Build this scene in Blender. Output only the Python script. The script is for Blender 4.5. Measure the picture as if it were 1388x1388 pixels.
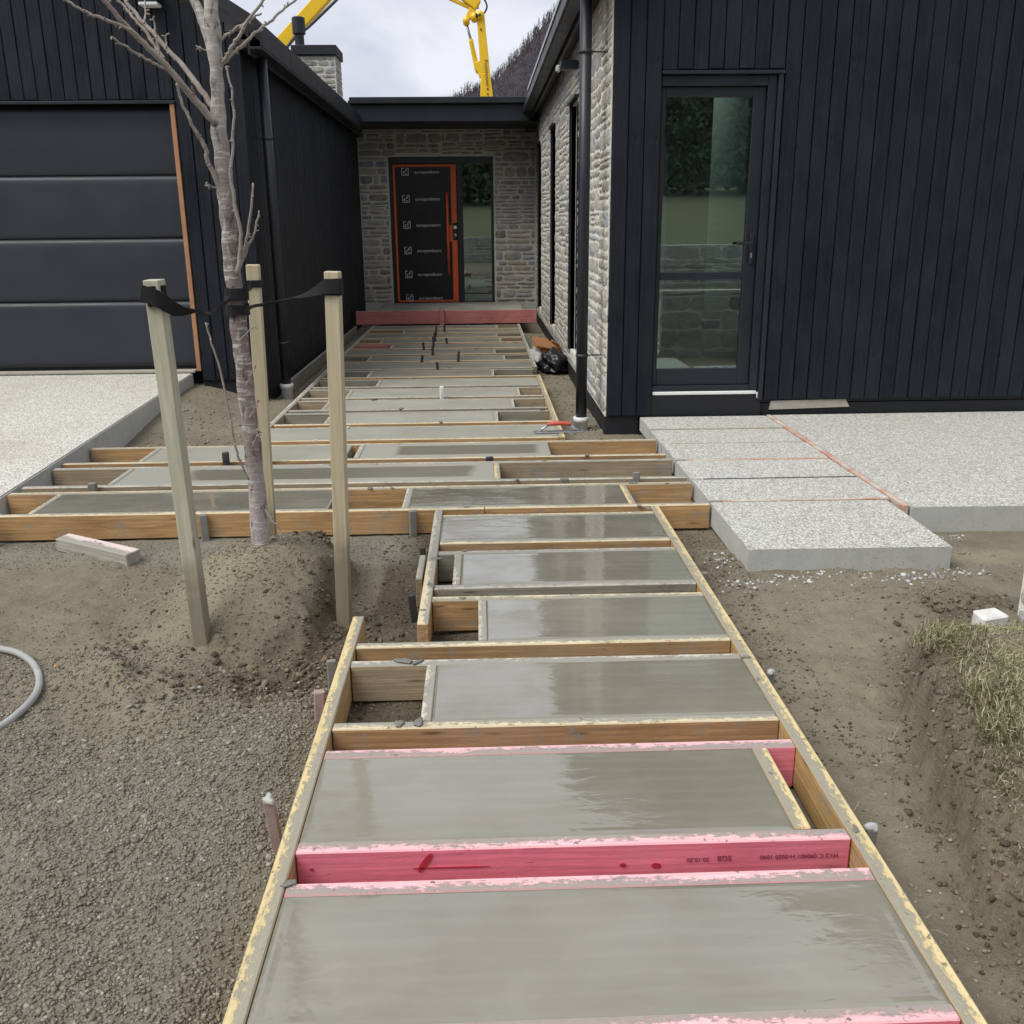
import bpy, bmesh, math, random
import numpy as np
from mathutils import Vector, Matrix
random.seed(7); np.random.seed(7)
R_ = math.radians
scene = bpy.context.scene
for o in list(bpy.data.objects): bpy.data.objects.remove(o)
COL = scene.collection

# ------------------------------------------------------------------ camera
cam_d = bpy.data.cameras.new('camera'); cam = bpy.data.objects.new('camera', cam_d); COL.objects.link(cam)
cam_d.sensor_width = 36; cam_d.lens = 36*1290/1388; cam_d.clip_end = 2000; cam_d.clip_start = .05
Mc = Matrix(((0.99943015, 0.01766786, -0.02876134, 0), (-0.03263868, 0.28855558, -0.95690668, 0),
             (-0.00860725, 0.95730012, 0.2889678, 1.5), (0, 0, 0, 1)))
cam.matrix_world = Mc
scene.camera = cam
scene.render.resolution_x = scene.render.resolution_y = 1024

# ------------------------------------------------------------------ sky, sun, exposure
w = bpy.data.worlds.new('World'); scene.world = w; w.use_nodes = True
nt = w.node_tree; nt.nodes.clear()
SUN_EL, SUN_AZ = R_(54), R_(238)      # behind and left of the camera, veiled by cloud
sky = nt.nodes.new('ShaderNodeTexSky'); sky.sky_type = 'NISHITA'; sky.sun_disc = False
sky.sun_elevation = SUN_EL; sky.sun_rotation = SUN_AZ
bg1 = nt.nodes.new('ShaderNodeBackground'); bg1.inputs[1].default_value = .06; nt.links.new(sky.outputs[0], bg1.inputs[0])
tc = nt.nodes.new('ShaderNodeTexCoord')
sep = nt.nodes.new('ShaderNodeSeparateXYZ'); nt.links.new(tc.outputs['Generated'], sep.inputs[0])
add = nt.nodes.new('ShaderNodeMath'); add.operation = 'ADD'; add.inputs[1].default_value = .22; nt.links.new(sep.outputs[2], add.inputs[0])
mx = nt.nodes.new('ShaderNodeMath'); mx.operation = 'MAXIMUM'; mx.inputs[1].default_value = .1; nt.links.new(add.outputs[0], mx.inputs[0])
dv = nt.nodes.new('ShaderNodeVectorMath'); dv.operation = 'DIVIDE'; nt.links.new(tc.outputs['Generated'], dv.inputs[0])
cmb = nt.nodes.new('ShaderNodeCombineXYZ')
for i in range(3): nt.links.new(mx.outputs[0], cmb.inputs[i])
nt.links.new(cmb.outputs[0], dv.inputs[1])
cn = nt.nodes.new('ShaderNodeTexNoise'); cn.inputs['Scale'].default_value = 1.9; cn.inputs['Detail'].default_value = 5; cn.inputs['Roughness'].default_value = .52
cn.inputs['Distortion'].default_value = .5
nt.links.new(dv.outputs[0], cn.inputs['Vector'])
cr = nt.nodes.new('ShaderNodeValToRGB'); nt.links.new(cn.outputs[0], cr.inputs[0])
cr.color_ramp.elements[0].position = .36; cr.color_ramp.elements[0].color = (.60, .625, .73, 1)
cr.color_ramp.elements[1].position = .62; cr.color_ramp.elements[1].color = (.82, .84, .91, 1)
bg2 = nt.nodes.new('ShaderNodeBackground'); bg2.inputs[1].default_value = .57; nt.links.new(cr.outputs[0], bg2.inputs[0])
ms = nt.nodes.new('ShaderNodeMixShader'); ms.inputs[0].default_value = .92
nt.links.new(bg1.outputs[0], ms.inputs[1]); nt.links.new(bg2.outputs[0], ms.inputs[2])
wo = nt.nodes.new('ShaderNodeOutputWorld'); nt.links.new(ms.outputs[0], wo.inputs[0])
sd = bpy.data.lights.new('sun', 'SUN'); sd.energy = 1.5; sd.angle = R_(40); sd.color = (1, .98, .90)
sun = bpy.data.objects.new('sun', sd); COL.objects.link(sun)
sdir = Vector((math.sin(SUN_AZ)*math.cos(SUN_EL), math.cos(SUN_AZ)*math.cos(SUN_EL), math.sin(SUN_EL)))
sun.rotation_euler = sdir.to_track_quat('Z', 'Y').to_euler(); sun.location = sdir*50
vs = scene.view_settings; vs.view_transform = 'Standard'; vs.look = 'None'; vs.gamma = 1; vs.exposure = .95; vs.use_curve_mapping = False

# ------------------------------------------------------------------ node helpers
class NT:
    def __init__(s, name):
        s.m = bpy.data.materials.new(name); s.m.use_nodes = True; s.t = s.m.node_tree; s.t.nodes.clear()
        s.out = s.n('ShaderNodeOutputMaterial')
    def n(s, ty, **kw):
        nd = s.t.nodes.new(ty)
        for k, v in kw.items():
            if k.startswith('i_'):
                key = k[2:]; key = int(key) if key.isdigit() else key.replace('_', ' ')
                s.set(nd.inputs[key], v)
            else: setattr(nd, k, v)
        return nd
    def set(s, sock, v):
        if hasattr(v, 'outputs'): v = v.outputs[0]
        if isinstance(v, bpy.types.NodeSocket): s.t.links.new(v, sock)
        else:
            if isinstance(v, tuple) and len(v) == 3 and sock.type == 'RGBA': v = v+(1,)
            sock.default_value = v
    def obj(s, sc=(1, 1, 1), kind='Object', off=None):
        c = s.n('ShaderNodeTexCoord'); mp = s.n('ShaderNodeMapping'); s.t.links.new(c.outputs[kind], mp.inputs[0])
        mp.inputs['Scale'].default_value = sc
        if off is not None: s.set(mp.inputs['Location'], off)
        return mp.outputs[0]
    def pos(s, sc=(1, 1, 1)):
        g = s.n('ShaderNodeNewGeometry'); mp = s.n('ShaderNodeMapping'); s.t.links.new(g.outputs['Position'], mp.inputs[0])
        mp.inputs['Scale'].default_value = sc; return mp.outputs[0]
    def noise(s, vec, scale, detail=4, rough=.55, dist=0):
        nd = s.n('ShaderNodeTexNoise', i_Scale=scale, i_Detail=detail, i_Roughness=rough, i_Distortion=dist); s.t.links.new(vec, nd.inputs['Vector']); return nd.outputs[0]
    def vor(s, vec, scale, feat='F1', out=0):
        nd = s.n('ShaderNodeTexVoronoi', feature=feat, i_Scale=scale); s.t.links.new(vec, nd.inputs['Vector']); return nd.outputs[out]
    def ramp(s, f, *st):
        r = s.n('ShaderNodeValToRGB'); s.t.links.new(f, r.inputs[0]); e = r.color_ramp.elements
        while len(e) < len(st): e.new(.5)
        for x, (p, c) in zip(e, st):
            x.position = p; x.color = (c, c, c, 1) if isinstance(c, (int, float)) else (*c, 1)
        return r.outputs[0]
    def mix(s, f, a, b, mode='MIX'):
        m = s.n('ShaderNodeMix', data_type='RGBA', blend_type=mode)
        s.set(m.inputs[0], f); s.set(m.inputs[6], a); s.set(m.inputs[7], b); return m.outputs[2]
    def math(s, op, a, b=0., c=0.):
        m = s.n('ShaderNodeMath', operation=op); s.set(m.inputs[0], a); s.set(m.inputs[1], b); s.set(m.inputs[2], c); return m.outputs[0]
    def mapr(s, v, a, b, c, d):
        m = s.n('ShaderNodeMapRange'); s.set(m.inputs[0], v)
        for i, x in enumerate((a, b, c, d)): m.inputs[i+1].default_value = x
        return m.outputs[0]
    def bump(s, h, dist=.01, st=1., prev=None):
        b = s.n('ShaderNodeBump', i_Strength=st, i_Distance=dist); s.set(b.inputs['Height'], h)
        if prev is not None: s.set(b.inputs['Normal'], prev)
        return b.outputs[0]
    def rnd(s):
        return s.n('ShaderNodeObjectInfo').outputs['Random']
    def isl(s):
        return s.n('ShaderNodeNewGeometry').outputs['Random Per Island']
    def nz(s):
        c = s.n('ShaderNodeTexCoord'); x = s.n('ShaderNodeSeparateXYZ'); s.t.links.new(c.outputs['Normal'], x.inputs[0]); return x.outputs[2]
    def xyz(s, vec):
        x = s.n('ShaderNodeSeparateXYZ'); s.t.links.new(vec, x.inputs[0]); return x.outputs
    def done(s, col, rough=.7, normal=None, spec=.5, metal=0., coat=None, sss=None):
        b = s.n('ShaderNodeBsdfPrincipled'); s.set(b.inputs['Base Color'], col); s.set(b.inputs['Roughness'], rough)
        s.set(b.inputs['Specular IOR Level'], spec); s.set(b.inputs['Metallic'], metal)
        if normal is not None: s.set(b.inputs['Normal'], normal)
        s.t.links.new(b.outputs[0], s.out.inputs[0]); s.b = b; return s.m

MT = {}
def plain(name, col, rough=.6, spec=.4, var=.15, scale=8, bump=0., metal=0.):
    a = NT(name); v = a.obj()
    nz = a.noise(v, scale, 5, .6)
    c = a.mix(nz, tuple(x*(1-var) for x in col), tuple(min(1, x*(1+var)) for x in col))
    r = a.mapr(nz, .3, .7, max(.05, rough-.08), min(1, rough+.08))
    nn = a.bump(a.noise(v, scale*8, 4), .004, bump) if bump else None
    MT[name] = a.done(c, r, nn, spec, metal); return MT[name]

# soil: colour from the vertex attribute "soil" (0 pale loose loam .. 1 dark dug topsoil)
def mk_soil():
    a = NT('soil'); p = a.pos()
    big = a.noise(p, 1.1, 5, .6); mid = a.noise(p, 7, 6, .65); fine = a.noise(p, 60, 5, .7); grit = a.noise(p, 260, 3, .7)
    base = a.mix(a.ramp(big, (.35, 0.), (.65, 1.)), (.225, .193, .138), (.315, .277, .207))
    base = a.mix(a.ramp(mid, (.4, 0.), (.7, .55)), base, (.17, .14, .10))
    base = a.mix(a.ramp(fine, (.52, 0.), (.68, .6)), base, (.34, .295, .225))
    base = a.mix(a.ramp(grit, (.56, 0.), (.72, .35)), base, (.30, .27, .225))
    at = a.n('ShaderNodeAttribute', attribute_name='soil'); sx = a.xyz(at.outputs['Color'])
    dark = a.math('MULTIPLY', sx[0], a.ramp(a.noise(p, 16, 5, .7), (.3, .75), (.65, 1.)))
    base = a.mix(dark, base, a.mix(a.ramp(fine, (.4, 0.), (.65, 1.)), (.055, .042, .029), (.13, .10, .07)))
    base = a.mix(sx[1], base, a.mix(fine, (.215, .20, .155), (.33, .31, .25)))      # greyish gravelly loam
    base = a.mix(sx[2], base, a.mix(fine, (.30, .258, .175), (.45, .395, .285)))       # pale sandy loam
    h = a.math('ADD', a.math('MULTIPLY', mid, .5), a.math('ADD', a.math('MULTIPLY', fine, .5), a.math('MULTIPLY', grit, .22)))
    MT['soil'] = a.done(base, .93, a.bump(h, .032, .9), .12)
mk_soil()

def mk_pebble():
    a = NT('pebble'); i = a.isl(); p = a.pos()
    c = a.ramp(i, (0, (.12, .105, .078)), (.25, (.20, .178, .138)), (.6, (.29, .265, .21)), (.88, (.36, .335, .27)), (.96, (.45, .43, .36)), (1, (.60, .58, .51)))
    c = a.mix(a.noise(p, 120, 3), c, (.20, .175, .133))
    MT['pebble'] = a.done(c, .92, a.bump(a.noise(p, 300, 3), .004, .6), .15)
mk_pebble()
def mk_crumb():
    a = NT('crumb'); i = a.isl()
    MT['crumb'] = a.done(a.ramp(i, (0, (.22, .21, .19)), (.5, (.38, .375, .355)), (1, (.62, .615, .60))), .9, None, .2)
mk_crumb()
def mk_clod():
    a = NT('clod'); i = a.isl(); p = a.pos()
    c = a.ramp(i, (0, (.075, .057, .04)), (.5, (.13, .102, .073)), (1, (.235, .195, .14)))
    MT['clod'] = a.done(c, .95, a.bump(a.noise(p, 90, 4), .01, .8), .1)
mk_clod()

def mk_fresh(name, wet, far=False):
    a = NT(name); v = a.obj(); p = a.pos()
    big = a.noise(p, 1.6, 4, .55); trow = a.noise(a.pos((2.2, 14, 1)), 1.2, 4, .6, .6); fine = a.noise(p, 180, 3, .6)
    lo, hi = ((.208, .197, .152), (.258, .246, .195)) if wet else (((.27, .262, .215), (.355, .347, .293)) if not far else ((.185, .172, .132), (.255, .240, .190)))
    c = a.mix(a.ramp(big, (.35, 0.), (.65, 1.)), lo, hi)
    c = a.mix(a.ramp(trow, (.35, .2), (.7, 0.)), c, tuple(x*.88 for x in lo))
    c = a.mix(a.ramp(a.noise(p, 5, 5, .6, .4), (.58, 0.), (.66, .22)), c, tuple(min(1, x*1.12) for x in hi))
    if not wet:
        c = a.mix(a.ramp(fine, (.58, 0.), (.7, .35)), c, (.15, .145, .125))
    c = a.mix(a.ramp(a.noise(p, 330, 2, .5), (.70, 0.), (.76, .5)), c, tuple(x*.45 for x in lo))
    arc = a.n('ShaderNodeTexWave', wave_type='RINGS', i_Scale=2.6, i_Distortion=3.5, i_Detail=4., i_Detail_Scale=1.4); a.t.links.new(a.pos((1, 2.2, 1)), arc.inputs['Vector'])
    c = a.mix(a.math('MULTIPLY', a.ramp(arc.outputs[1], (.55, 0.), (.95, 1.)), .10), c, tuple(min(1, x*1.25) for x in hi))
    if wet:
        film = a.noise(a.pos((1.0, 1.7, 1)), 2.6, 5, .62, .5)
        r = a.ramp(film, (.36, .06), (.54, .12), (.70, .30))
        h = a.math('ADD', a.math('MULTIPLY', a.noise(a.pos((5, 11, 1)), 1.6, 3, .5, .5), .75), a.math('MULTIPLY', a.noise(p, 95, 3, .6), .035))
        nn = a.bump(h, .008, .17)
        m = a.done(c, r, nn, .6)
        cw = a.math('MULTIPLY', a.ramp(film, (.40, 1.), (.66, .25)), 1.); a.set(a.b.inputs['Coat Weight'], cw); a.b.inputs['Coat Roughness'].default_value = .05
        a.set(a.b.inputs['Coat Normal'], nn); a.b.inputs['Coat IOR'].default_value = 1.68
    else:
        nn = a.bump(a.math('ADD', a.math('MULTIPLY', trow, .5), a.math('MULTIPLY', fine, .3)), .006, .5)
        m = a.done(c, .62, nn, .35)
    MT[name] = m
mk_fresh('concrete_wet', True); mk_fresh('concrete_dry', False); mk_fresh('concrete_far', False, True)
def mk_patch():   # drying slab with a damp middle, shape from the slab's own bounds
    a = NT('concrete_patchy'); p = a.pos(); g = a.xyz(a.obj(kind='Generated'))
    fine = a.noise(p, 180, 3); wob = a.noise(p, 3, 4)
    fx = a.math('ABSOLUTE', a.math('SUBTRACT', g[0], .56)); fy = a.math('ABSOLUTE', a.math('SUBTRACT', g[1], .5))
    d = a.math('MAXIMUM', a.math('MULTIPLY', fx, 2.35), a.math('MULTIPLY', fy, 2.6))
    d = a.math('ADD', d, a.math('MULTIPLY', a.math('SUBTRACT', wob, .5), .22))
    k = a.ramp(d, (.84, 1.), (.93, 0.))
    dry = a.mix(fine, (.27, .262, .222), (.35, .342, .298)); wet = a.mix(a.noise(p, 4, 4), (.165, .155, .118), (.205, .194, .15))
    c = a.mix(k, dry, wet)
    MT['concrete_patchy'] = a.done(c, a.mapr(k, 0, 1, .62, .2), a.bump(a.math('ADD', fine, wob), .004, .25), .45)
mk_patch()

def mk_aggregate(name, lo, hi, brown=0.):
    a = NT(name); p = a.pos(); nz = a.nz()
    cell = a.n('ShaderNodeTexVoronoi', i_Scale=105.); a.t.links.new(p, cell.inputs['Vector'])
    cx = a.xyz(cell.outputs['Color']); d = cell.outputs['Distance']
    stone = a.ramp(cx[0], (0, tuple(x*.72 for x in lo)), (.25, lo), (.7, hi), (1, tuple(min(.85, x*1.25) for x in hi)))
    c = a.mix(a.ramp(d, (.45, 0.), (.75, .75)), stone, tuple(x*.62 for x in lo))
    st = a.noise(p, 1.3, 5, .6)
    c = a.mix(a.ramp(st, (.45, 0.), (.75, .35 if brown else .15)), c, (.36, .30, .20))
    c = a.mix(a.ramp(a.noise(p, 6, 5, .7), (.62, 0.), (.72, .3)), c, tuple(x*.55 for x in lo))
    side = a.mix(a.noise(p, 9, 5, .65), (.38, .385, .36), (.56, .565, .54))
    side = a.mix(a.ramp(a.noise(p, 70, 3), (.6, 0.), (.7, .5)), side, (.2, .2, .2))
    top = a.ramp(nz, (.55, 0.), (.75, 1.))
    c = a.mix(top, side, c)
    h = a.math('MULTIPLY', a.math('SUBTRACT', 1., d), top)
    MT[name] = a.done(c, .8, a.bump(h, .006, .9), .3)
mk_aggregate('aggregate_drive', (.57, .555, .485), (.78, .765, .69), 1.)
mk_aggregate('aggregate_step', (.48, .472, .43), (.69, .68, .63))

def mk_timber(name, top, side, smear=.5, var=.25, splash=.4):
    """sawn form timber, long axis local X, slab side local -Y; cement smeared over the top"""
    a = NT(name); rnd = a.rnd(); off = a.n('ShaderNodeCombineXYZ', i_0=a.math('MULTIPLY', rnd, 37.), i_1=0., i_2=a.math('MULTIPLY', rnd, 11.))
    v = a.obj(off=off.outputs[0]); vg = a.obj((1.3, 26, 26), off=off.outputs[0]); raw = a.xyz(a.obj())
    grain = a.noise(vg, 1.6, 5, .6, .8); blot = a.noise(v, 3.2, 4, .6); fine = a.noise(v, 70, 4, .7)
    nz = a.nz(); tm = a.ramp(nz, (.5, 0.), (.8, 1.))
    sc = a.mix(a.ramp(grain, (.3, 0.), (.7, 1.)), tuple(x*(1-var) for x in side), tuple(min(1, x*(1+var)) for x in side))
    ring = a.n('ShaderNodeTexWave', wave_type='BANDS', bands_direction='Z', i_Scale=9., i_Distortion=5., i_Detail=3., i_Detail_Scale=.7); a.t.links.new(a.obj((.35, 1, 1.6), off=off.outputs[0]), ring.inputs['Vector']); sc = a.mix(a.math('MULTIPLY', ring.outputs[1], .38), sc, tuple(x*.6 for x in side))
    sc = a.mix(a.ramp(blot, (.45, 0.), (.75, .6)), sc, tuple(x*.5 for x in side))
    strk = a.noise(a.obj((2.5, 120, 120), off=off.outputs[0]), 1.3, 4, .7); sc = a.mix(a.ramp(strk, (.35, .55), (.6, 0.)), sc, tuple(x*.55 for x in side)); sc = a.mix(a.ramp(a.noise(v, 2.1, 5, .65, .4), (.5, 0.), (.72, .6)), sc, tuple(min(1, x*.6+.12) for x in side))
    kn = a.vor(a.obj((1.0, 6.5, 6.5), off=off.outputs[0]), 3.1); sc = a.mix(a.ramp(kn, (.05, .9), (.15, 0.)), sc, tuple(x*.28 for x in side))
    sc = a.mix(a.ramp(a.noise(v, 11, 7, .72), (.55, 0.), (.64, splash)), sc, (.27, .265, .235))
    tcn = a.mix(a.ramp(grain, (.3, 0.), (.7, 1.)), tuple(x*.8 for x in top), tuple(min(1, x*1.08) for x in top))
    edge = a.math('MULTIPLY', raw[1], -16.)                     # + towards the slab
    mk = a.math('ADD', a.math('ADD', a.math('MULTIPLY', a.noise(v, 3.5, 8, .72, .5), 1.3), a.math('MULTIPLY', fine, .2)), edge)
    sm0 = a.ramp(mk, (.62-smear*.5, 0.), (1.28-smear*.5, 1.)); sm = a.ramp(a.math('ADD', sm0, a.math('MULTIPLY', a.math('SUBTRACT', a.noise(a.obj((.45, 1, 1), off=off.outputs[0]), 75, 5, .75), .5), 2.6)), (.40, 0.), (.72, 1.))
    ag = a.n('ShaderNodeCombineXYZ')
    tcn = a.mix(a.ramp(strk, (.35, .4), (.6, 0.)), tcn, tuple(x*.6 for x in top)); tcn = a.mix(a.math('MULTIPLY', sm, .85), tcn, a.mix(fine, (.21, .205, .175), (.32, .315, .28)))
    tcn = a.mix(a.ramp(a.noise(v, 38, 3, .6), (.66, 0.), (.70, .8)), tcn, (.13, .12, .10))
    mud = a.math('ADD', a.math('MULTIPLY', raw[2], -7.), a.math('MULTIPLY', a.noise(v, 7, 6, .7), .9)); sc = a.mix(a.ramp(mud, (1.0, 0.), (1.3, .8)), sc, (.13, .11, .085))
    c = a.mix(tm, sc, tcn)
    h = a.math('ADD', a.math('MULTIPLY', grain, .5), a.math('ADD', a.math('MULTIPLY', fine, .3), a.math('MULTIPLY', sm, .5)))
    MT[name] = a.done(c, a.mapr(blot, .3, .7, .55, .85), a.bump(h, .004, .7), .3)
mk_timber('timber_yellow', (.72, .58, .31), (.56, .37, .16), .50, .35, .5)
mk_timber('timber_pale', (.72, .63, .43), (.48, .295, .14), .60, .4, .8)
mk_timber('timber_white', (.64, .60, .50), (.42, .33, .215), .75, .35, .75)
mk_timber('timber_orange', (.72, .62, .42), (.56, .335, .15), .45, .45, .7)
mk_timber('timber_grey', (.54, .50, .42), (.31, .285, .215), .80, .3, .7)
mk_timber('timber_pink', (.88, .54, .56), (.95, .25, .33), .46, .10, .05)
mk_timber('timber_offcut', (.74, .62, .58), (.46, .43, .37), .2)
mk_timber('timber_pinkold', (.74, .33, .31), (.76, .27, .25), .3, .2, .4)

def mk_cladding():
    a = NT('charred_timber'); rnd = a.rnd(); off = a.n('ShaderNodeCombineXYZ', i_0=a.math('MULTIPLY', rnd, 53.), i_1=a.math('MULTIPLY', rnd, 19.), i_2=0.)
    vg = a.obj((18, 18, .9), off=off.outputs[0]); v = a.obj(off=off.outputs[0])
    grain = a.noise(vg, 2., 6, .65, .6); blot = a.noise(v, 2.2, 5, .65)
    c = a.mix(a.ramp(grain, (.3, 0.), (.72, 1.)), (.0017, .0034, .0066), (.0105, .0152, .0240))
    c = a.mix(a.ramp(blot, (.4, 0.), (.66, .85)), c, (.0145, .0190, .0280))
    c = a.mix(a.math('MULTIPLY', rnd, .35), c, (.020, .0215, .029))
    kn = a.vor(a.obj((3.5, 3.5, 1.1), off=off.outputs[0]), 2.1); k = a.ramp(kn, (.03, 1.), (.09, 0.))
    c = a.mix(k, c, (.006, .006, .007))
    h = a.math('SUBTRACT', a.math('ADD', grain, a.math('MULTIPLY', blot, .4)), a.math('MULTIPLY', k, .4))
    MT['charred_timber'] = a.done(c, a.mapr(blot, .3, .7, .42, .62), a.bump(h, .010, 1.), .26)
mk_cladding()

def mk_stone(name, island, g=1.):
    a = NT(name); i = a.isl() if island else a.rnd(); p = a.pos()
    c = a.ramp(i, (0, (.24, .236, .228)), (.22, (.41, .382, .325)), (.42, (.55, .517, .445)), (.58, (.34, .34, .335)), (.72, (.60, .56, .485)), (.86, (.31, .355, .44)), (1, (.50, .43, .33)))
    c = a.mix(a.ramp(a.noise(p, 9, 6, .7), (.42, 0.), (.70, .8)), c, (.68, .655, .58)); c = a.mix(a.ramp(a.noise(p, 24, 5, .7), (.52, 0.), (.68, .5)), c, (.17, .16, .145))
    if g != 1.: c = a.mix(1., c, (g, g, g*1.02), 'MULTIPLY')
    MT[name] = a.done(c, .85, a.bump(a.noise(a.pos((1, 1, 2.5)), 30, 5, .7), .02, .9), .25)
mk_stone('stone', False); mk_stone('stone_far', True); mk_stone('stone_entry_shaded', False, .74)  # entry copy darkened, so the recess shade sits in the stone colour
def mk_mortar(nm='mortar', g=1.):
    a = NT(nm); p = a.pos()
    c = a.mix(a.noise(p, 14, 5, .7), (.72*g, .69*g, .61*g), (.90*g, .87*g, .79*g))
    MT[nm] = a.done(c, .92, a.bump(a.noise(p, 60, 4, .7), .012, .8), .2)
mk_mortar(); mk_mortar('mortar_entry_shaded', .72)  # entry mortar toned down likewise, shade of the recess in its colour

plain('black_metal', (.016, .018, .026), .42, .5, .12, 3)
plain('black_plinth', (.013, .014, .018), .6, .4, .35, 5, .3)
plain('garage_steel', (.030, .034, .046), .42, .4, .06, 2)
plain('frame_black', (.014, .018, .025), .38, .5, .1, 4)
plain('cedar_trim', (.42, .215, .12), .7, .3, .3, 9)
plain('orange_film', (.68, .115, .035), .5, .4, .15, 6)
plain('film_black', (.006, .007, .010), .32, .5, .3, 4)
plain('print_white', (.62, .65, .70), .6, .3, .05)
plain('white_pvc', (.66, .66, .64), .45, .4, .1, 9)
plain('white_strip', (.82, .82, .83), .5, .4, .08, 30)
plain('steel', (.45, .45, .46), .35, .5, .2, 20, 0, .8)
plain('dark_steel', (.06, .06, .065), .55, .5, .5, 25, .3, .4)
plain('peg_grey', (.22, .21, .19), .8, .3, .4, 18, .5)
plain('peg_pinkish', (.36, .26, .24), .85, .3, .4, 14, .5)
plain('cement_blob', (.45, .45, .43), .9, .2, .25, 20, .6)
plain('cement_wetblob', (.19, .185, .16), .75, .3, .3, 20, .6)
plain('boom_yellow', (.86, .55, .02), .35, .5, .08, 4)
plain('boom_dark', (.05, .05, .06), .5, .5, .2, 6)
plain('boom_red', (.55, .07, .05), .5, .4, .2, 6)
plain('cardboard', (.40, .20, .095), .85, .2, .2, 10)
plain('plastic_black', (.013, .014, .017), .28, .5, .4, 12, .5)
plain('webbing', (.016, .016, .018), .85, .3, .5, 60, .8)
plain('hose_grey', (.36, .36, .35), .6, .4, .3, 14, .3)
plain('red_grip', (.55, .10, .08), .5, .4, .25, 12)
plain('room_wall', (.80, .82, .80), .8, .2, .05)
plain('room_dark', (.30, .32, .32), .8, .2, .1)
plain('room_floor', (.30, .31, .29), .6, .3, .5, 3)
plain('block_white', (.70, .69, .66), .85, .2, .35, 16, .6)
plain('roof_dark', (.018, .019, .024), .5, .5, .1)
plain('lip_sky_sheen', (.42, .43, .45), .3, .5, .1, 3, 0, .6)  # reflected sky on the gutter lip put into a light grey
plain('ink', (.22, .03, .06), .7, .2, .1)
plain('knot_red', (.42, .03, .05), .6, .3, .5, 40)
plain('lens', (.5, .5, .5), .2, .5, .05)
plain('bare_concrete', (.40, .37, .32), .85, .2, .25, 10, .5)
plain('puddle_sand', (.34, .29, .18), .5, .4, .2, 6, .3)
def mk_strip():
    a = NT('strip_red'); p = a.pos(); c = a.mix(a.ramp(a.noise(p, 3.5, 6, .7), (.42, 0.), (.58, 1.)), (.58, .53, .46), (.52, .27, .20)); MT['strip_red'] = a.done(c, .8, None, .2)
mk_strip()
plain('orange_chip', (.55, .26, .07), .8, .2, .2, 20)

def mk_glass():
    a = NT('glass'); fr = a.n('ShaderNodeFresnel', i_IOR=1.62)
    k = a.math('ADD', a.math('MULTIPLY', fr.outputs[0], 1.2), .10)
    tr = a.n('ShaderNodeBsdfTransparent', i_Color=(.72, .86, .82)); gl = a.n('ShaderNodeBsdfGlossy', i_Color=(.88, .96, .94), i_Roughness=.01)
    m = a.n('ShaderNodeMixShader'); a.set(m.inputs[0], k); a.t.links.new(tr.outputs[0], m.inputs[1]); a.t.links.new(gl.outputs[0], m.inputs[2])
    a.t.links.new(m.outputs[0], a.out.inputs[0]); MT['glass'] = a.m
mk_glass()
def mk_stake(name, lo, hi, green):
    a = NT(name); vg = a.obj((22, 22, 1.1)); v = a.obj(); g = a.noise(vg, 2., 5, .6, .7)
    c = a.mix(a.ramp(g, (.3, 0.), (.7, 1.)), lo, hi); c = a.mix(a.ramp(a.noise(v, 3, 4), (.45, 0.), (.7, .7)), c, green)
    kn = a.vor(a.obj((4, 4, 1.2)), 2.3); c = a.mix(a.ramp(kn, (.03, .8), (.10, 0.)), c, (.16, .10, .05))
    z = a.xyz(a.pos())[2]; mud = a.math('ADD', z, a.math('MULTIPLY', a.noise(v, 8, 4), -.3)); c = a.mix(a.ramp(mud, (.0, .75), (.16, 0.)), c, (.20, .165, .115))
    MT[name] = a.done(c, .8, a.bump(g, .004, .5), .25)
mk_stake('stake_green', (.38, .36, .26), (.56, .53, .42), (.38, .41, .30)); mk_stake('stake_tan', (.44, .36, .23), (.62, .54, .39), (.46, .42, .30))
def mk_bark():
    a = NT('bark'); p = a.pos(); z = a.xyz(p)[2]
    wob = a.math('ADD', z, a.math('MULTIPLY', a.math('SUBTRACT', a.noise(p, 9, 4), .5), .35))
    c = a.ramp(a.mapr(wob, 0., 2.6, 0., 1.), (0., (.20, .165, .16)), (.05, (.37, .335, .33)), (.13, (.42, .37, .365)), (.22, (.30, .245, .235)), (.42, (.20, .158, .148)), (.62, (.25, .215, .205)), (.72, (.33, .30, .28)), (1., (.40, .375, .35)))
    ring = a.noise(a.pos((6, 6, 34)), 1.6, 5, .65, .3)
    c = a.mix(a.ramp(ring, (.52, 0.), (.62, .8)), c, (.55, .52, .49))
    pat = a.noise(a.pos((14, 14, 6)), 2.2, 5, .65, .8)
    c = a.mix(a.ramp(pat, (.36, .85), (.46, 0.)), c, (.085, .066, .06)); c = a.mix(a.ramp(pat, (.56, 0.), (.64, .6)), c, (.50, .47, .44))
    MT['bark'] = a.done(c, .8, a.bump(a.math('ADD', ring, pat), .008, .8), .25)
mk_bark()
def mk_twig():
    a = NT('twig_bark'); p = a.pos(); n_ = a.noise(p, 26, 4)
    MT['twig_bark'] = a.done(a.mix(n_, (.20, .155, .135), (.42, .38, .345)), .8, a.bump(a.noise(p, 90, 3), .003, .7), .2)
mk_twig()
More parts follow.
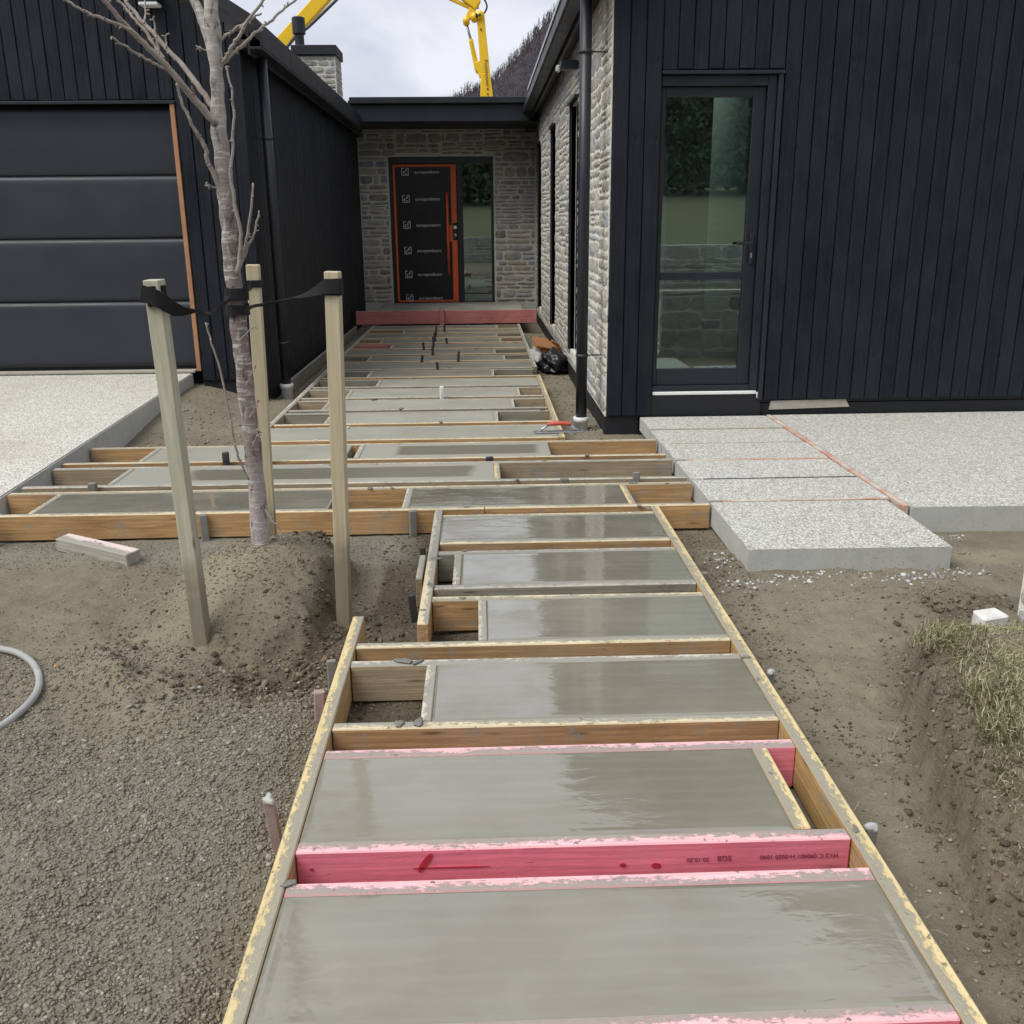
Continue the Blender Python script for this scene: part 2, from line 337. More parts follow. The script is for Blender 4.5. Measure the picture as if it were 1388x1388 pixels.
def mk_grass():
    a = NT('grass_blade'); i = a.isl()
    MT['grass_blade'] = a.done(a.ramp(i, (0, (.09, .12, .045)), (.2, (.16, .18, .075)), (.38, (.29, .28, .14)), (.65, (.44, .39, .245)), (1, (.60, .54, .39))), .7, None, .2)
    b = NT('dry_root'); i = b.isl()
    MT['dry_root'] = b.done(b.ramp(i, (0, (.14, .09, .055)), (.5, (.26, .18, .11)), (1, (.46, .38, .26))), .85, None, .15)
    l = NT('leaf'); i = l.isl()
    MT['leaf'] = l.done(l.ramp(i, (0, (.05, .062, .045)), (.6, (.10, .118, .08)), (1, (.18, .20, .14))), .6, None, .3)
mk_grass()
def mk_hill():
    a = NT('hillside'); p = a.pos()
    c = a.mix(a.noise(p, .12, 6, .7), (.030, .027, .034), (.095, .085, .10)); c = a.mix(a.ramp(a.noise(p, .6, 5, .7), (.5, 0.), (.62, .8)), c, (.028, .023, .025))  # bluish haze mixed into the slope colour
    c = a.mix(a.ramp(a.noise(p, .05, 4), (.5, 0.), (.7, .4)), c, (.11, .092, .09))
    MT['hillside'] = a.done(c, .95, a.bump(a.noise(p, .5, 5, .7), 2., .8), .05)
    b = NT('bare_wood'); i = b.isl(); MT['bare_wood'] = b.done(b.ramp(i, (0, (.07, .062, .07)), (.7, (.11, .095, .10)), (1, (.20, .175, .165))), .95, None, .05)
mk_hill()

# ------------------------------------------------------------------ mesh helpers
def mesh(name, vs_, fs, mat, parent=None, smooth=False, loc=None, rot=None):
    me = bpy.data.meshes.new(name); me.from_pydata([tuple(v) for v in vs_], [], [tuple(f) for f in fs]); me.update()
    if smooth: me.shade_smooth()
    return link(name, me, mat, parent, loc, rot)
def link(name, me, mat=None, parent=None, loc=None, rot=None, scale=None):
    if mat and not me.materials: me.materials.append(MT[mat] if isinstance(mat, str) else mat)
    o = bpy.data.objects.new(name, me); COL.objects.link(o)
    if parent: o.parent = parent
    if loc is not None: o.location = loc
    if rot is not None: o.rotation_euler = rot
    if scale is not None: o.scale = scale
    return o
def empty(name, loc=(0, 0, 0)):
    o = bpy.data.objects.new(name, None); COL.objects.link(o); o.empty_display_size = .1; o.location = loc; return o
def tag(o, label=None, cat=None, group=None, kind=None):
    for k, v in (('label', label), ('category', cat), ('group', group), ('kind', kind)):
        if v: o[k] = v
    return o
def box_bm(bm, x0, x1, y0, y1, z0, z1, bev=0., jit=0.):
    r = bmesh.ops.create_cube(bm, size=1.)
    vv = r['verts']
    for v in vv:
        v.co = Vector(((x0+x1)/2+v.co.x*(x1-x0), (y0+y1)/2+v.co.y*(y1-y0), (z0+z1)/2+v.co.z*(z1-z0)))
        if jit: v.co += Vector([random.uniform(-jit, jit) for _ in range(3)])
    if bev:
        es = list({e for v in vv for e in v.link_edges}); bmesh.ops.bevel(bm, geom=es, offset=bev, segments=1, affect='EDGES', profile=.5)
def bm_obj(name, bm, mat, parent=None, loc=None, rot=None, smooth=False):
    me = bpy.data.meshes.new(name); bmesh.ops.recalc_face_normals(bm, faces=bm.faces[:]); bm.to_mesh(me); bm.free()
    if smooth: me.shade_smooth()
    return link(name, me, mat, parent, loc, rot)
def box(name, x0, x1, y0, y1, z0, z1, mat, parent=None, bev=.003, jit=0.):
    """mesh centred on its own origin so object-space textures follow it"""
    c = Vector(((x0+x1)/2, (y0+y1)/2, (z0+z1)/2)); bm = bmesh.new()
    box_bm(bm, x0-c.x, x1-c.x, y0-c.y, y1-c.y, z0-c.z, z1-c.z, bev, jit)
    pl = parent.location if parent else Vector((0, 0, 0))
    if parent and parent.parent: pl = pl+parent.parent.location
    return bm_obj(name, bm, mat, parent, c-pl)
def tube_data(pts, rad, n=8, cap=True):
    pts = [Vector(p) for p in pts]; V = []; F = []; up = Vector((0.31, .17, .93))
    prev = None
    for i, p in enumerate(pts):
        d = (pts[min(i+1, len(pts)-1)]-pts[max(i-1, 0)]).normalized()
        if prev is None: a = d.orthogonal().normalized()
        else: a = (prev-d*prev.dot(d)).normalized()
        prev = a; b = d.cross(a); r = rad[i] if hasattr(rad, '__len__') else rad
        for k in range(n):
            t = 2*math.pi*k/n; V.append(p+a*(math.cos(t)*r)+b*(math.sin(t)*r))
    for i in range(len(pts)-1):
        for k in range(n): F.append((i*n+k, i*n+(k+1) % n, (i+1)*n+(k+1) % n, (i+1)*n+k))
    if cap: F.append(tuple(range(n))[::-1]); F.append(tuple((len(pts)-1)*n+k for k in range(n)))
    return V, F
def smooth_path(pts, sub=4):
    pts = [Vector(p) for p in pts]; out = []
    for i in range(len(pts)-1):
        p0, p1, p2, p3 = pts[max(i-1, 0)], pts[i], pts[i+1], pts[min(i+2, len(pts)-1)]
        for s in range(sub):
            t = s/sub; out.append(.5*((2*p1)+(p2-p0)*t+(2*p0-5*p1+4*p2-p3)*t*t+(3*p1-p0-3*p2+p3)*t**3))
    out.append(pts[-1]); return out
def tube(name, pts, rad, mat, parent=None, n=10, sub=1, smooth=True):
    if sub > 1:
        if hasattr(rad, '__len__'): rad = list(np.interp(np.linspace(0, len(pts)-1, (len(pts)-1)*sub+1), range(len(pts)), rad))
        pts = smooth_path(pts, sub)
    V, F = tube_data(pts, rad, n); o = mesh(name, V, F, mat, parent, smooth)
    return o
def quick(name, V, F, mat, parent=None, smooth=False):
    """large numpy mesh, F of constant polygon size"""
    V = np.asarray(V, np.float32); F = np.asarray(F, np.int32); k = F.shape[1]
    me = bpy.data.meshes.new(name); me.vertices.add(len(V)); me.vertices.foreach_set('co', V.ravel())
    me.loops.add(F.size); me.loops.foreach_set('vertex_index', F.ravel())
    me.polygons.add(len(F)); me.polygons.foreach_set('loop_start', np.arange(0, F.size, k, dtype=np.int32))
    me.update(calc_edges=True); me.validate()
    if smooth: me.shade_smooth()
    return link(name, me, mat, parent)

# value noise
_tab = np.random.rand(256, 256)
def vn(x, y):
    xi = np.floor(x).astype(int); yi = np.floor(y).astype(int); fx = x-xi; fy = y-yi
    fx = fx*fx*(3-2*fx); fy = fy*fy*(3-2*fy); T = _tab
    a = T[xi & 255, yi & 255]; b = T[(xi+1) & 255, yi & 255]; c = T[xi & 255, (yi+1) & 255]; d = T[(xi+1) & 255, (yi+1) & 255]
    return (a*(1-fx)+b*fx)*(1-fy)+(c*(1-fx)+d*fx)*fy
def fbm(x, y, oct=4, g=.5):
    s = 0; a = 1; t = 0
    for i in range(oct): s = s+a*(vn(x*2**i+17.3*i, y*2**i+5.1*i)-.5); t += a; a *= g
    return s/t
def sstep(x, a, b):
    t = np.clip((x-a)/(b-a), 0, 1); return t*t*(3-2*t)
def gs(x, y, cx, cy, rx, ry): return np.exp(-(((x-cx)/rx)**2+((y-cy)/ry)**2))

# ------------------------------------------------------------------ ground
def bank_x(y):      # foot of the cut bank on the right
    return np.interp(y, [-3, .5, 1.7, 1.9, 2.2, 2.56, 3.14, 3.5, 3.9], [1.22, 1.2, 1.2, 1.21, 1.27, 1.36, 1.56, 1.74, 2.3])
def height(x, y, detail=True):
    x = np.asarray(x, float); y = np.asarray(y, float)
    z = -.15+.02*fbm(x*.9, y*.9, 3)
    z = z-.02*sstep(y, 7, 9)
    n1 = fbm(x*6, y*6, 5, .62); n2 = fbm(x*19, y*19, 3, .7)
    # left of the near path: slightly higher loose gravelly loam
    left = sstep(-x, .56, .72)*(1-sstep(y, 4.7, 5.0))
    z = z+left*(.03+.045*n1+.014*n2+.05*fbm(x*2.3+7, y*2.3, 2))
    # tree mound, plateau with a slumped front
    nb = fbm(x*9+2, y*9, 4, .65)
    d = np.sqrt(((x+1.0)/.56)**2+((y-4.0)/.62)**2)+.25*n1
    m = .28*(1-sstep(d, .15, 1.12))
    cr_ = 1-sstep(x-(-.70+.16*nb+.10*(y-4.0)), -.02, .05)                 # right face dug away
    cf_ = sstep(y-(3.50+.22*nb+.28*np.maximum(-1.15-x, 0)-.5*np.maximum(x+.95, 0)*0), -.02, .06)   # front face dug away
    cf_ = np.maximum(cf_, .75*sstep(-x, 1.12, 1.3))
    z = z+m*(.12+.88*cr_*cf_)+.016*n2*sstep(m, .02, .1)
    ridge = gs((x+1.32)*.8+(y-3.2)*.6, -(x+1.32)*.6+(y-3.2)*.8, 0, 0, .15, .42); z = z+.075*ridge*(1+1.6*n1)
    cut = gs(x, y, -.80, 3.30, .26, .14); z = z-.07*cut+.13*cut*nb
    z = z+.08*gs(x, y, -.80, 4.36, .15, .12)*(1+1.1*n2)
    hol = gs(x, y, -.45, 3.62, .22, .24); z = z-.05*hol+.12*hol*nb
    # right: trench floor and cut bank with grass on top
    right = sstep(x, 1.0, 1.2)*(1-sstep(y, 4.4, 5.0)); z = z+right*(.035*n1+.02*n2+.035*sstep(y, 3.4, 4.2))
    bx = bank_x(y)+.14*n1+.06*fbm(x*15+3, y*15, 3, .7)
    bh = (.27-.20*sstep(y, 2.85, 3.6))*(1-sstep(y, 3.5, 4.0))*(.30+.70*sstep(y, 1.7, 2.5))
    z = z+bh*(.75*sstep(x, bx-.01, bx+.05)+.25*sstep(x, bx, bx+.22))+.05*sstep(x, bx-.25, bx)*(1-sstep(y, 3.2, 3.6))*(.3+n1)
    z = z+.07*gs(x, y, 2.0, 3.75, .22, .2)*(1+2*n1)
    # courtyard strips and planting pocket
    z = z+(.025*n1+.008*n2)*(1-left)*.6
    pk = sstep(-x, 1.72, 1.9)*sstep(y, 6.9, 9.0)*(1-sstep(y, 9.3, 9.6)); z = z+pk*(.05+.17*sstep(-x, 2.0, 2.75))
    # bare foundations trench far from view stays level; gentle rise far away
    far = np.maximum(np.abs(x)-14, 0); z = z+.0*far
    z = z+np.where(y < -7, np.minimum((-7-y)*.09, 5.), 0.)
    return z
def axis(lo, f0, f1, hi, step, m0=None, m1=None, mstep=.05):
    fine = np.arange(f0, f1, step); out = [fine]
    out.append(f1+np.cumsum(step*1.28**np.arange(1, 60))); out.append(f0-np.cumsum(step*1.28**np.arange(1, 60)))
    a = np.sort(np.concatenate(out)); a = a[(a > lo) & (a < hi)]; return np.concatenate([[lo], a, [hi]])
xs = axis(-120, -2.9, 2.5, 160, .019); ys1 = np.arange(.9, 5.1, .019); ys2 = np.arange(5.1, 16.2, .06)
ysf = 16.2+np.cumsum(.08*1.28**np.arange(1, 40)); ysb = .9-np.cumsum(.03*1.28**np.arange(1, 40))
ys = np.sort(np.concatenate([ys1, ys2, ysf[ysf < 300], ysb[ysb > -60]]))
GX, GY = np.meshgrid(xs, ys); GZ = height(GX, GY)
nx, ny = len(xs), len(ys)
idx = np.arange(nx*ny).reshape(ny, nx)
F = np.stack([idx[:-1, :-1], idx[:-1, 1:], idx[1:, 1:], idx[1:, :-1]], -1).reshape(-1, 4)
ground = quick('ground', np.stack([GX, GY, GZ], -1).reshape(-1, 3), F, 'soil', None, True)
tag(ground, 'bare brown soil all around the unfinished path', 'ground', kind='structure')
sx = GX.ravel(); sy = GY.ravel(); nn1 = fbm(sx*5, sy*5, 4)
dark = 1.25*gs(sx, sy, -.82, 3.36, .30, .16)+1.1*gs(sx, sy, -.64, 3.75, .13, .36)+.8*gs(sx, sy, -.76, 4.35, .16, .13)+.4*gs(sx, sy, -1.5, 3.55, .10, .3)
bxx = bank_x(sy); dark = dark+.75*np.exp(-((sx-bxx-.05)/.13)**2)*(sy < 3.7)+.5*gs(sx, sy, 2.02, 3.75, .25, .2)+.35*gs(sx, sy, -.4, 3.6, .3, .3)
pocket = (((sx > -.5) & (sx < .93) & (sy > 2.65) & (sy < 5.04)) | ((sx > -2.8) & (sx < 1.26) & (sy > 5.08) & (sy < 6.72)) | ((sx > -1.66) & (sx < .56) & (sy > 6.88) & (sy < 15.2)))*.75
dark = np.maximum(dark, pocket); dark = dark+.55*gs(sx, sy, 1.08, 4.55, .16, .4)
dark = np.clip(dark+1.3*nn1*(dark > .12), 0, 1)
grey = np.clip((1-sstep(sy, 2.6, 3.3))*sstep(-sx, .5, .7)*(.55+1.6*fbm(sx*1.7+3, sy*1.7, 3))+.9*sstep(sy, 4.45, 4.7)*(1-sstep(sy, 5.2, 5.6))*sstep(-sx, .3, .5)+.4*nn1, 0, 1)
sand = np.clip(1.0*gs(sx, sy, -1.0, 3.85, .36, .42)+.8*gs((sx+1.3)*.8+(sy-3.2)*.6, -(sx+1.3)*.6+(sy-3.2)*.8, 0, 0, .16, .45)+.35*sstep(sx, 1., 1.2)*(sy < 4)+1.1*gs(sx, sy, 2.5, 4.45, .3, .1)+.8*nn1-.15, 0, 1)*.85
at = ground.data.color_attributes.new('soil', 'FLOAT_COLOR', 'POINT')
at.data.foreach_set('color', np.stack([dark, grey, sand, np.ones_like(dark)], -1).astype(np.float32).ravel())

# ------------------------------------------------------------------ driveway, patio, aggregate steps
def slab_mesh(name, poly, ztop, zbot, mat, parent=None, bev=.008, rough=.0):
    bm = bmesh.new(); c = Vector((sum(p[0] for p in poly)/len(poly), sum(p[1] for p in poly)/len(poly), 0))
    if rough:
        q = []; m_ = 28
        for i, p in enumerate(poly):
            p2 = poly[(i+1) % len(poly)]
            for k in range(m_): q.append((p[0]+(p2[0]-p[0])*k/m_+random.uniform(-rough, rough), p[1]+(p2[1]-p[1])*k/m_+random.uniform(-rough, rough)))
        poly = q
    zt = ztop if hasattr(ztop, '__len__') else [ztop]*len(poly)
    top = [bm.verts.new((p[0]-c.x, p[1]-c.y, z)) for p, z in zip(poly, zt)]; bot = [bm.verts.new((p[0]-c.x, p[1]-c.y, zbot)) for p in poly]
    n = len(poly); ft = bm.faces.new(top); bm.faces.new(bot[::-1])
    for i in range(n): bm.faces.new((bot[i], bot[(i+1) % n], top[(i+1) % n], top[i]))
    if bev: bmesh.ops.bevel(bm, geom=list(ft.edges), offset=bev, segments=2, affect='EDGES')
    return bm_obj(name, bm, mat, parent, c)
drive = slab_mesh('driveway', [(-9, 3.2), (-3.6, 5.2), (-2.83, 5.42), (-2.76, 9.17), (-9, 9.17)], [-.02, -.01, 0, .17, .17], -.3, 'aggregate_drive')
tag(drive, 'pale exposed aggregate driveway sloping up to the garage door', 'driveway', kind='structure')
patio = slab_mesh('patio', [(2.345, 4.93), (8, 4.75), (8, 7.57), (2.345, 7.57)], .0, -.22, 'aggregate_step', bev=.004, rough=.0009)
tag(patio, 'large exposed aggregate patio slab along the black facade', 'patio', kind='structure')
steps = empty('path', (1.265, 4.27, 0)); tag(steps, 'row of exposed aggregate slabs leading to the glazed side door', 'path', kind='structure')
def child(o, par):
    o.parent = par; o.location = Vector(o.location)-par.location; return o
child(slab_mesh('slab', [(1.262, 4.275), (2.245, 4.262), (2.262, 5.075), (1.266, 5.085)], 0, -.125, 'aggregate_step', bev=.004, rough=.0009), steps)
yy = 5.125
for i in range(5):
    dx = .0
    child(slab_mesh('slab', [(1.268, yy), (2.292, yy-.012), (2.292, yy+.455), (1.268, yy+.462)], -.004 if i % 2 else 0., -.105, 'aggregate_step', bev=.003, rough=.0009), steps)
    if i > 0: child(box('joint_strip', 1.34, 2.285, yy-.036, yy-.016, -.09, .002, ('strip_red', 'dark_steel', 'strip_red', 'timber_white', 'timber_white')[i], None, .002), steps)
    yy += .492
child(box('joint_strip', 1.34, 2.285, 5.092, 5.112, -.09, .004, 'strip_red', None, .002), steps)
child(box('edge_strip', 2.302, 2.335, 4.95, 7.56, -.10, .005, 'strip_red', None, .003), steps)

# ------------------------------------------------------------------ fresh concrete path: slabs in formwork
PATH = empty('path', (0, 1, 0)); tag(PATH, 'freshly poured grey concrete slabs in a long row up to the front door', 'path', kind='structure')
def fresh(x0, x1, y0, mat, y1=None, top=.0008):
    y1 = y1 or y0+.4; e = -.0006
    hx, hy = (x1-x0)/2-e, (y1-y0)/2-e; bm = bmesh.new()
    # rounded arris: rings from outside in
    rings = [(0, -.15), (0, -.0032), (.003, -.0012), (.008, 0), (.016, .0004), (.03, 0)]
    V = []; F = []
    for d, z in rings:
        for sx_, sy_ in ((-1, -1), (1, -1), (1, 1), (-1, 1)): V.append((sx_*(hx-d), sy_*(hy-d), z))
    for i in range(len(rings)-1):
        for k in range(4): F.append((i*4+k, i*4+(k+1) % 4, (i+1)*4+(k+1) % 4, (i+1)*4+k))
    b = (len(rings)-1)*4; F.append((b, b+1, b+2, b+3))
    o = mesh('slab', V, F, mat, PATH, False, (((x0+x1)/2), (y0+y1)/2-1, top+random.uniform(-.001, .001)))
    return o
def form(name, label): 
    o = empty(name, (0, 0, 0)); tag(o, label, 'formwork'); return o
FN = form('timber_formwork', 'pink and yellow timber formwork boxing the wet slabs nearest the camera')
FT = form('timber_formwork', 'long timber formwork running crosswise from the driveway to the aggregate steps')
FC = form('timber_formwork', 'narrow timber formwork of the courtyard path ending at the front door')
def board(par, x0, x1, yc, mat, side=0, h=.14, t=.045, top=0., name='board', tilt=0.):
    """side=-1: slab lies towards -Y of this board, +1 towards +Y"""
    L = (x1-x0)/2; bm = bmesh.new(); box_bm(bm, -L, L, -t/2, t/2, -h, 0, .0035, .0012)
    return bm_obj(name, bm, mat, par, ((x0+x1)/2, yc, top+random.uniform(-.001, .002)), (0, 0, (math.pi if side > 0 else 0)+tilt+random.uniform(-.002, .002)))
def rail(par, xc, y0, y1, mat, side=1, h=.14, t=.045, top=.002, name='board'):
    L = (y1-y0)/2; bm = bmesh.new(); box_bm(bm, -L, L, -t/2, t/2, -h, 0, .0035, .0012)
    return bm_obj(name, bm, mat, par, (xc, (y0+y1)/2, top), (0, 0, math.pi/2 if side > 0 else -math.pi/2))
T = .045
def pair(par, x0, x1, y0, near, far, x0f=None, x1f=None, skip_near=False):
    if not skip_near: board(par, x0, x1, y0-T/2, near, 1)
    board(par, x0f if x0f is not None else x0, x1f if x1f is not None else x1, y0+.4+T/2, far, -1)
# near rows
pair(FN, -.487, .917, .89, 'timber_pink', 'timber_pink', skip_near=True)
board(FN, -.487, .917, 1.508-T/2, 'timber_pink', 1, tilt=.008); board(FN, -.487, .917, 1.89+T/2, 'timber_pink', -1)
pair(FN, -.487, .917, 2.09, 'timber_pink', 'timber_pink')
pair(FN, -.487, .917, 2.70, 'timber_pale', 'timber_white')
pair(FN, -.487, .917, 3.30, 'timber_pale', 'timber_pale', x0f=-.225)
pair(FN, -.225, .917, 3.89, 'timber_grey', 'timber_grey')
pair(FN, -.225, .917, 4.49, 'timber_pale', 'timber_pale')
rail(FN, -.5115, .3, 3.555, 'timber_yellow', 1); rail(FN, .9425, .3, 5.03, 'timber_yellow', -1)
rail(FN, -.25, 3.46, 4.19, 'timber_orange', 1, top=.003); rail(FN, -.25, 4.195, 5.03, 'timber_grey', 1, top=.004)
rail(FN, -.298, 3.98, 4.3, 'timber_white', 1, top=-.004, t=.03)
rail(FN, -.197, 2.702, 3.098, 'timber_white', 1, name='stub_board', t=.035); rail(FN, -.015, 3.302, 3.698, 'timber_white', 1, name='stub_board', t=.035)
rail(FN, -.128, 3.892, 4.288, 'timber_white', 1, name='stub_board', t=.035); rail(FN, .808, 2.092, 2.488, 'timber_yellow', -1, name='stub_board')
fresh(-.486, .917, .89, 'concrete_wet'); fresh(-.486, .917, 1.503, 'concrete_wet', 1.89); fresh(-.486, .784, 2.09, 'concrete_wet'); fresh(-.178, .917, 2.70, 'concrete_wet')
fresh(.004, .917, 3.30, 'concrete_wet'); fresh(-.109, .917, 3.89, 'concrete_wet'); fresh(-.226, .917, 4.49, 'concrete_wet')
# crosswise rows
board(FT, -3.0, -.0, 5.0625, 'timber_orange', 1); board(FT, .002, 1.255, 5.0625, 'timber_orange', 1)
board(FT, -2.81, -.9, 5.5125, 'timber_orange', -1); board(FT, -.898, 1.25, 5.5125, 'timber_orange', -1)
board(FT, -2.80, 1.25, 5.6675, 'timber_white', 1); board(FT, -2.80, -.7, 6.1125, 'timber_white', -1); board(FT, -.698, 1.25, 6.1125, 'timber_white', -1)
board(FT, -2.80, 1.235, 6.2675, 'timber_pale', 1); board(FT, -2.79, -.6, 6.7125, 'timber_orange', -1); board(FT, -.598, 1.25, 6.7125, 'timber_orange', -1)
for x, y in ((-2.495, 5.09), (-.44, 5.09), (.83, 5.09), (-2.285, 5.69), (.085, 5.69), (-2.30, 6.29), (-.86, 6.29)):
    rail(FT, x, y+.003, y+.397, 'timber_white' if x < 0 else 'timber_yellow', 1, name='stub_board', t=.038)
fresh(-2.475, -.87, 5.09, 'concrete_wet'); fresh(-.42, .81, 5.09, 'concrete_wet'); fresh(-2.265, .065, 5.69, 'concrete_patchy'); fresh(-2.28, -.94, 6.29, 'concrete_dry'); fresh(-.84, .46, 6.29, 'concrete_patchy')
# courtyard rows
rows = {9: (None, None), 10: (-1.267, .122), 11: (-1.381, .275), 12: (-1.257, .348), 13: (-1.044, None), 14: (-1.2, .126), 15: (None, None), 16: (-1.34, .275),
        17: (None, .17), 18: (-1.173, None), 19: (-1.37, .27), 20: (None, .23), 21: (-1.154, None), 22: (None, .254)}
tm = ['timber_pale', 'timber_white', 'timber_grey', 'timber_orange']
for k, (lv, rv) in rows.items():
    y0 = 6.89+.6*(k-9)
    pair(FC, -1.655, .557, y0, 'timber_orange' if k in (9, 10) else random.choice(tm), random.choice(('timber_grey', 'timber_grey', 'timber_white', 'timber_pale')) if k != 18 else 'timber_pinkold')
    a = -1.655; b = .557
    if lv: rail(FC, lv+.016, y0+.003, y0+.397, 'timber_white', 1, name='stub_board', t=.034); a = lv+.034
    if rv: rail(FC, rv-.016, y0+.003, y0+.397, 'timber_white', -1, name='stub_board', t=.034); b = rv-.034
    fresh(a, b, y0, 'concrete_dry' if k < 14 else 'concrete_far')
rail(FC, -1.68, 6.85, 9.9, 'timber_white', 1); rail(FC, -1.68, 9.905, 15.2, 'timber_white', 1); rail(FC, .582, 6.85, 9.9, 'timber_yellow', -1); rail(FC, .582, 10.5, 15.2, 'timber_white', -1)
rail(FC, -1.99, 9.6, 15.4, 'timber_grey', 1, top=-.02, t=.03)
# entry step with its old pink riser board and brace
fresh(-1.7, .68, 15.48, 'concrete_dry', 17.3, .185)
board(FC, -1.985, .885, 15.44, 'timber_pinkold', -1, h=.21, top=.205, name='riser_board')
box('brace', -.66, -.585, 15.32, 15.36, -.03, .235, 'timber_pinkold', FC, .004); box('brace_cap', -.655, -.59, 15.365, 15.412, .12, .27, 'timber_white', FC, .004)

def text_mesh(body, size, ext=.0006):
    cu = bpy.data.curves.new('t', 'FONT'); cu.body = body; cu.size = size; cu.extrude = ext
    o = bpy.data.objects.new('t', cu); COL.objects.link(o); dg = bpy.context.evaluated_depsgraph_get()
    me = bpy.data.meshes.new_from_object(o.evaluated_get(dg)); bpy.data.objects.remove(o); me.materials.clear(); return me
for body, x, z, sz in (('H1.2 C 090401 H-2020 1040', .885, -.040, .017), ('SG8', .612, -.038, .022), ('20.10.20', .555, -.042, .017)):
    me = text_mesh(body, sz, .0003); link('stamp', me, 'ink', FN, (x, 2.0418, z), (math.pi/2, math.pi, 0))
for x, z, w_, h_, a_ in ((-.165, -.034, .008, .034, .6), (.42, -.062, .012, .008, 0), (-.10, -.05, .10, .0015, 0), (.335, -.058, .008, .006, 0), (-.45, -.045, .005, .003, 0)):
    V = [(math.cos(t)*w_, 0, math.sin(t)*h_*(1+.12*math.cos(2*t+.7))) for t in np.linspace(0, 2*math.pi, 19)[:-1]]; mesh('knot', [(p[0], -.0004, p[2]) for p in V]+[(p[0]*.96, .002, p[2]*.96) for p in V], [tuple(range(18))]+[(k, 18+k, 18+(k+1) % 18, (k+1) % 18) for k in range(18)], 'knot_red', FN, False, (x, 2.0422, z), (0, a_, 0))
# pegs: round-topped steel or timber pins beside the boards
def peg(par, x, y, z0, z1, w, mat, lean=(0, 0), blob=None, name='peg'):
    bm = bmesh.new(); box_bm(bm, -w/2, w/2, -w*.32, w*.32, 0, z1-z0, w*.12, w*.05)
    o = bm_obj(name, bm, mat, par, (x, y, z0), (R_(lean[0]), R_(lean[1]), random.uniform(-.3, .3)))
    if blob:
        bl = blob_mesh(w*.55); link('cement_lump', bl, blob, o, (0, 0, z1-z0))
    return o
def blob_mesh(r, sq=.7, sub=2, amp=.3):
    bm = bmesh.new(); bmesh.ops.create_icosphere(bm, subdivisions=sub, radius=r)
    ph = [random.uniform(0, 6) for _ in range(3)]
    for v in bm.verts:
        a_ = math.atan2(v.co.y, v.co.x); v.co *= 1+random.uniform(-amp, amp)*.5+amp*(math.sin(2*a_+ph[0])+.8*math.sin(3*a_+ph[1])+.6*math.sin(5*a_+ph[2])); v.co.z *= sq
    me = bpy.data.meshes.new('lump'); bm.to_mesh(me); bm.free(); me.shade_smooth(); return me
peg(FN, -.578, 2.26, -.2, .035, .03, 'peg_pinkish', (6, -3), 'cement_blob'); peg(FN, -.585, 2.98, -.2, -.03, .04, 'peg_pinkish', (0, 2))
peg(FN, .995, 2.13, -.2, -.03, .03, 'peg_grey', (0, 4), 'cement_blob'); peg(FN, .995, 3.04, -.2, -.03, .028, 'peg_grey', (0, 4), 'cement_blob')
peg(FN, .99, 4.06, -.2, -.03, .04, 'peg_grey', (0, 3)); peg(FN, -.305, 4.40, -.2, .0, .026, 'dark_steel'); peg(FN, -.31, 3.86, -.22, -.03, .03, 'dark_steel', (0, -4)); peg(FN, -.57, 3.2, -.2, -.02, .035, 'peg_grey')
peg(FT, -2.665, 4.99, -.22, .02, .055, 'peg_grey', (4, -4)); peg(FT, -1.535, 5.015, -.2, .005, .045, 'peg_grey'); peg(FT, -.395, 5.015, -.22, .005, .04, 'peg_grey')
peg(FT, .93, 5.60, -.16, .05, .045, 'peg_grey'); peg(FT, -2.36, 5.62, -.16, .035, .05, 'peg_grey'); peg(FT, -1.71, 6.21, -.16, .075, .045, 'dark_steel'); peg(FT, -1.45, 6.21, -.16, .075, .05, 'peg_grey', (0, 0), 'cement_blob')
peg(FT, .04, 6.19, -.16, .02, .05, 'dark_steel'); peg(FT, .49, 5.6, -.16, .02, .05, 'cement_wetblob')
for x, y, z in ((-.70, 10.98, .10), (-.47, 10.4, .10), (-.60, 11.6, .13), (-.72, 12.1, .12), (-.62, 13.0, .15), (-.66, 13.6, .18), (-.55, 14.2, .12), (-.45, 12.7, .1), (-.28, 11.0, .14), (-.62, 12.4, .16)):
    peg(FC, x, y, -.1, z*.8, .028, 'dark_steel', (random.uniform(-8, 8), random.uniform(-8, 8)), name='pin')
peg(FC, -.37, 8.61, -.1, .10, .035, 'white_strip', name='pin')
# slops of cement left on board tops
def slop(par, x, y, r, mat='cement_wetblob'):
    link('cement_lump', blob_mesh(r*.8, .26, 3, .16), mat, par, (x, y, .004), (0, 0, random.uniform(0, 6)), (1.5, .8, 1))
for p in ((-.30, 3.13, .028), (-.25, 3.12, .018), (-.24, 3.88, .02), (-.10, 3.72, .014), (-.28, 2.68, .02), (-.22, 2.685, .022), (-.48, 1.93, .016), (.94, 2.08, .012), (.93, 3.1, .014), (-.23, 4.22, .022), (-.1, 4.33, .014), (.9, 4.98, .02), (.86, 5.03, .018), (-.26, 3.6, .012)): slop(FN, *p)
for p in ((-.68, 5.5, .022), (-.55, 5.5, .014), (-.1, 5.07, .012), (.2, 5.64, .02), (.9, 5.52, .02), (.4, 6.12, .016), (-1.0, 6.1, .014), (-1.6, 5.08, .014), (-2.0, 6.12, .012), (1.1, 5.5, .012), (.7, 6.25, .016)): slop(FT, *p)
for k in range(26): slop(FC, random.uniform(-1.4, .5), 6.87+.6*random.randint(0, 13)+random.choice((0, .45)), random.uniform(.012, .03), random.choice(('cement_wetblob', 'cement_blob', 'dark_steel')))

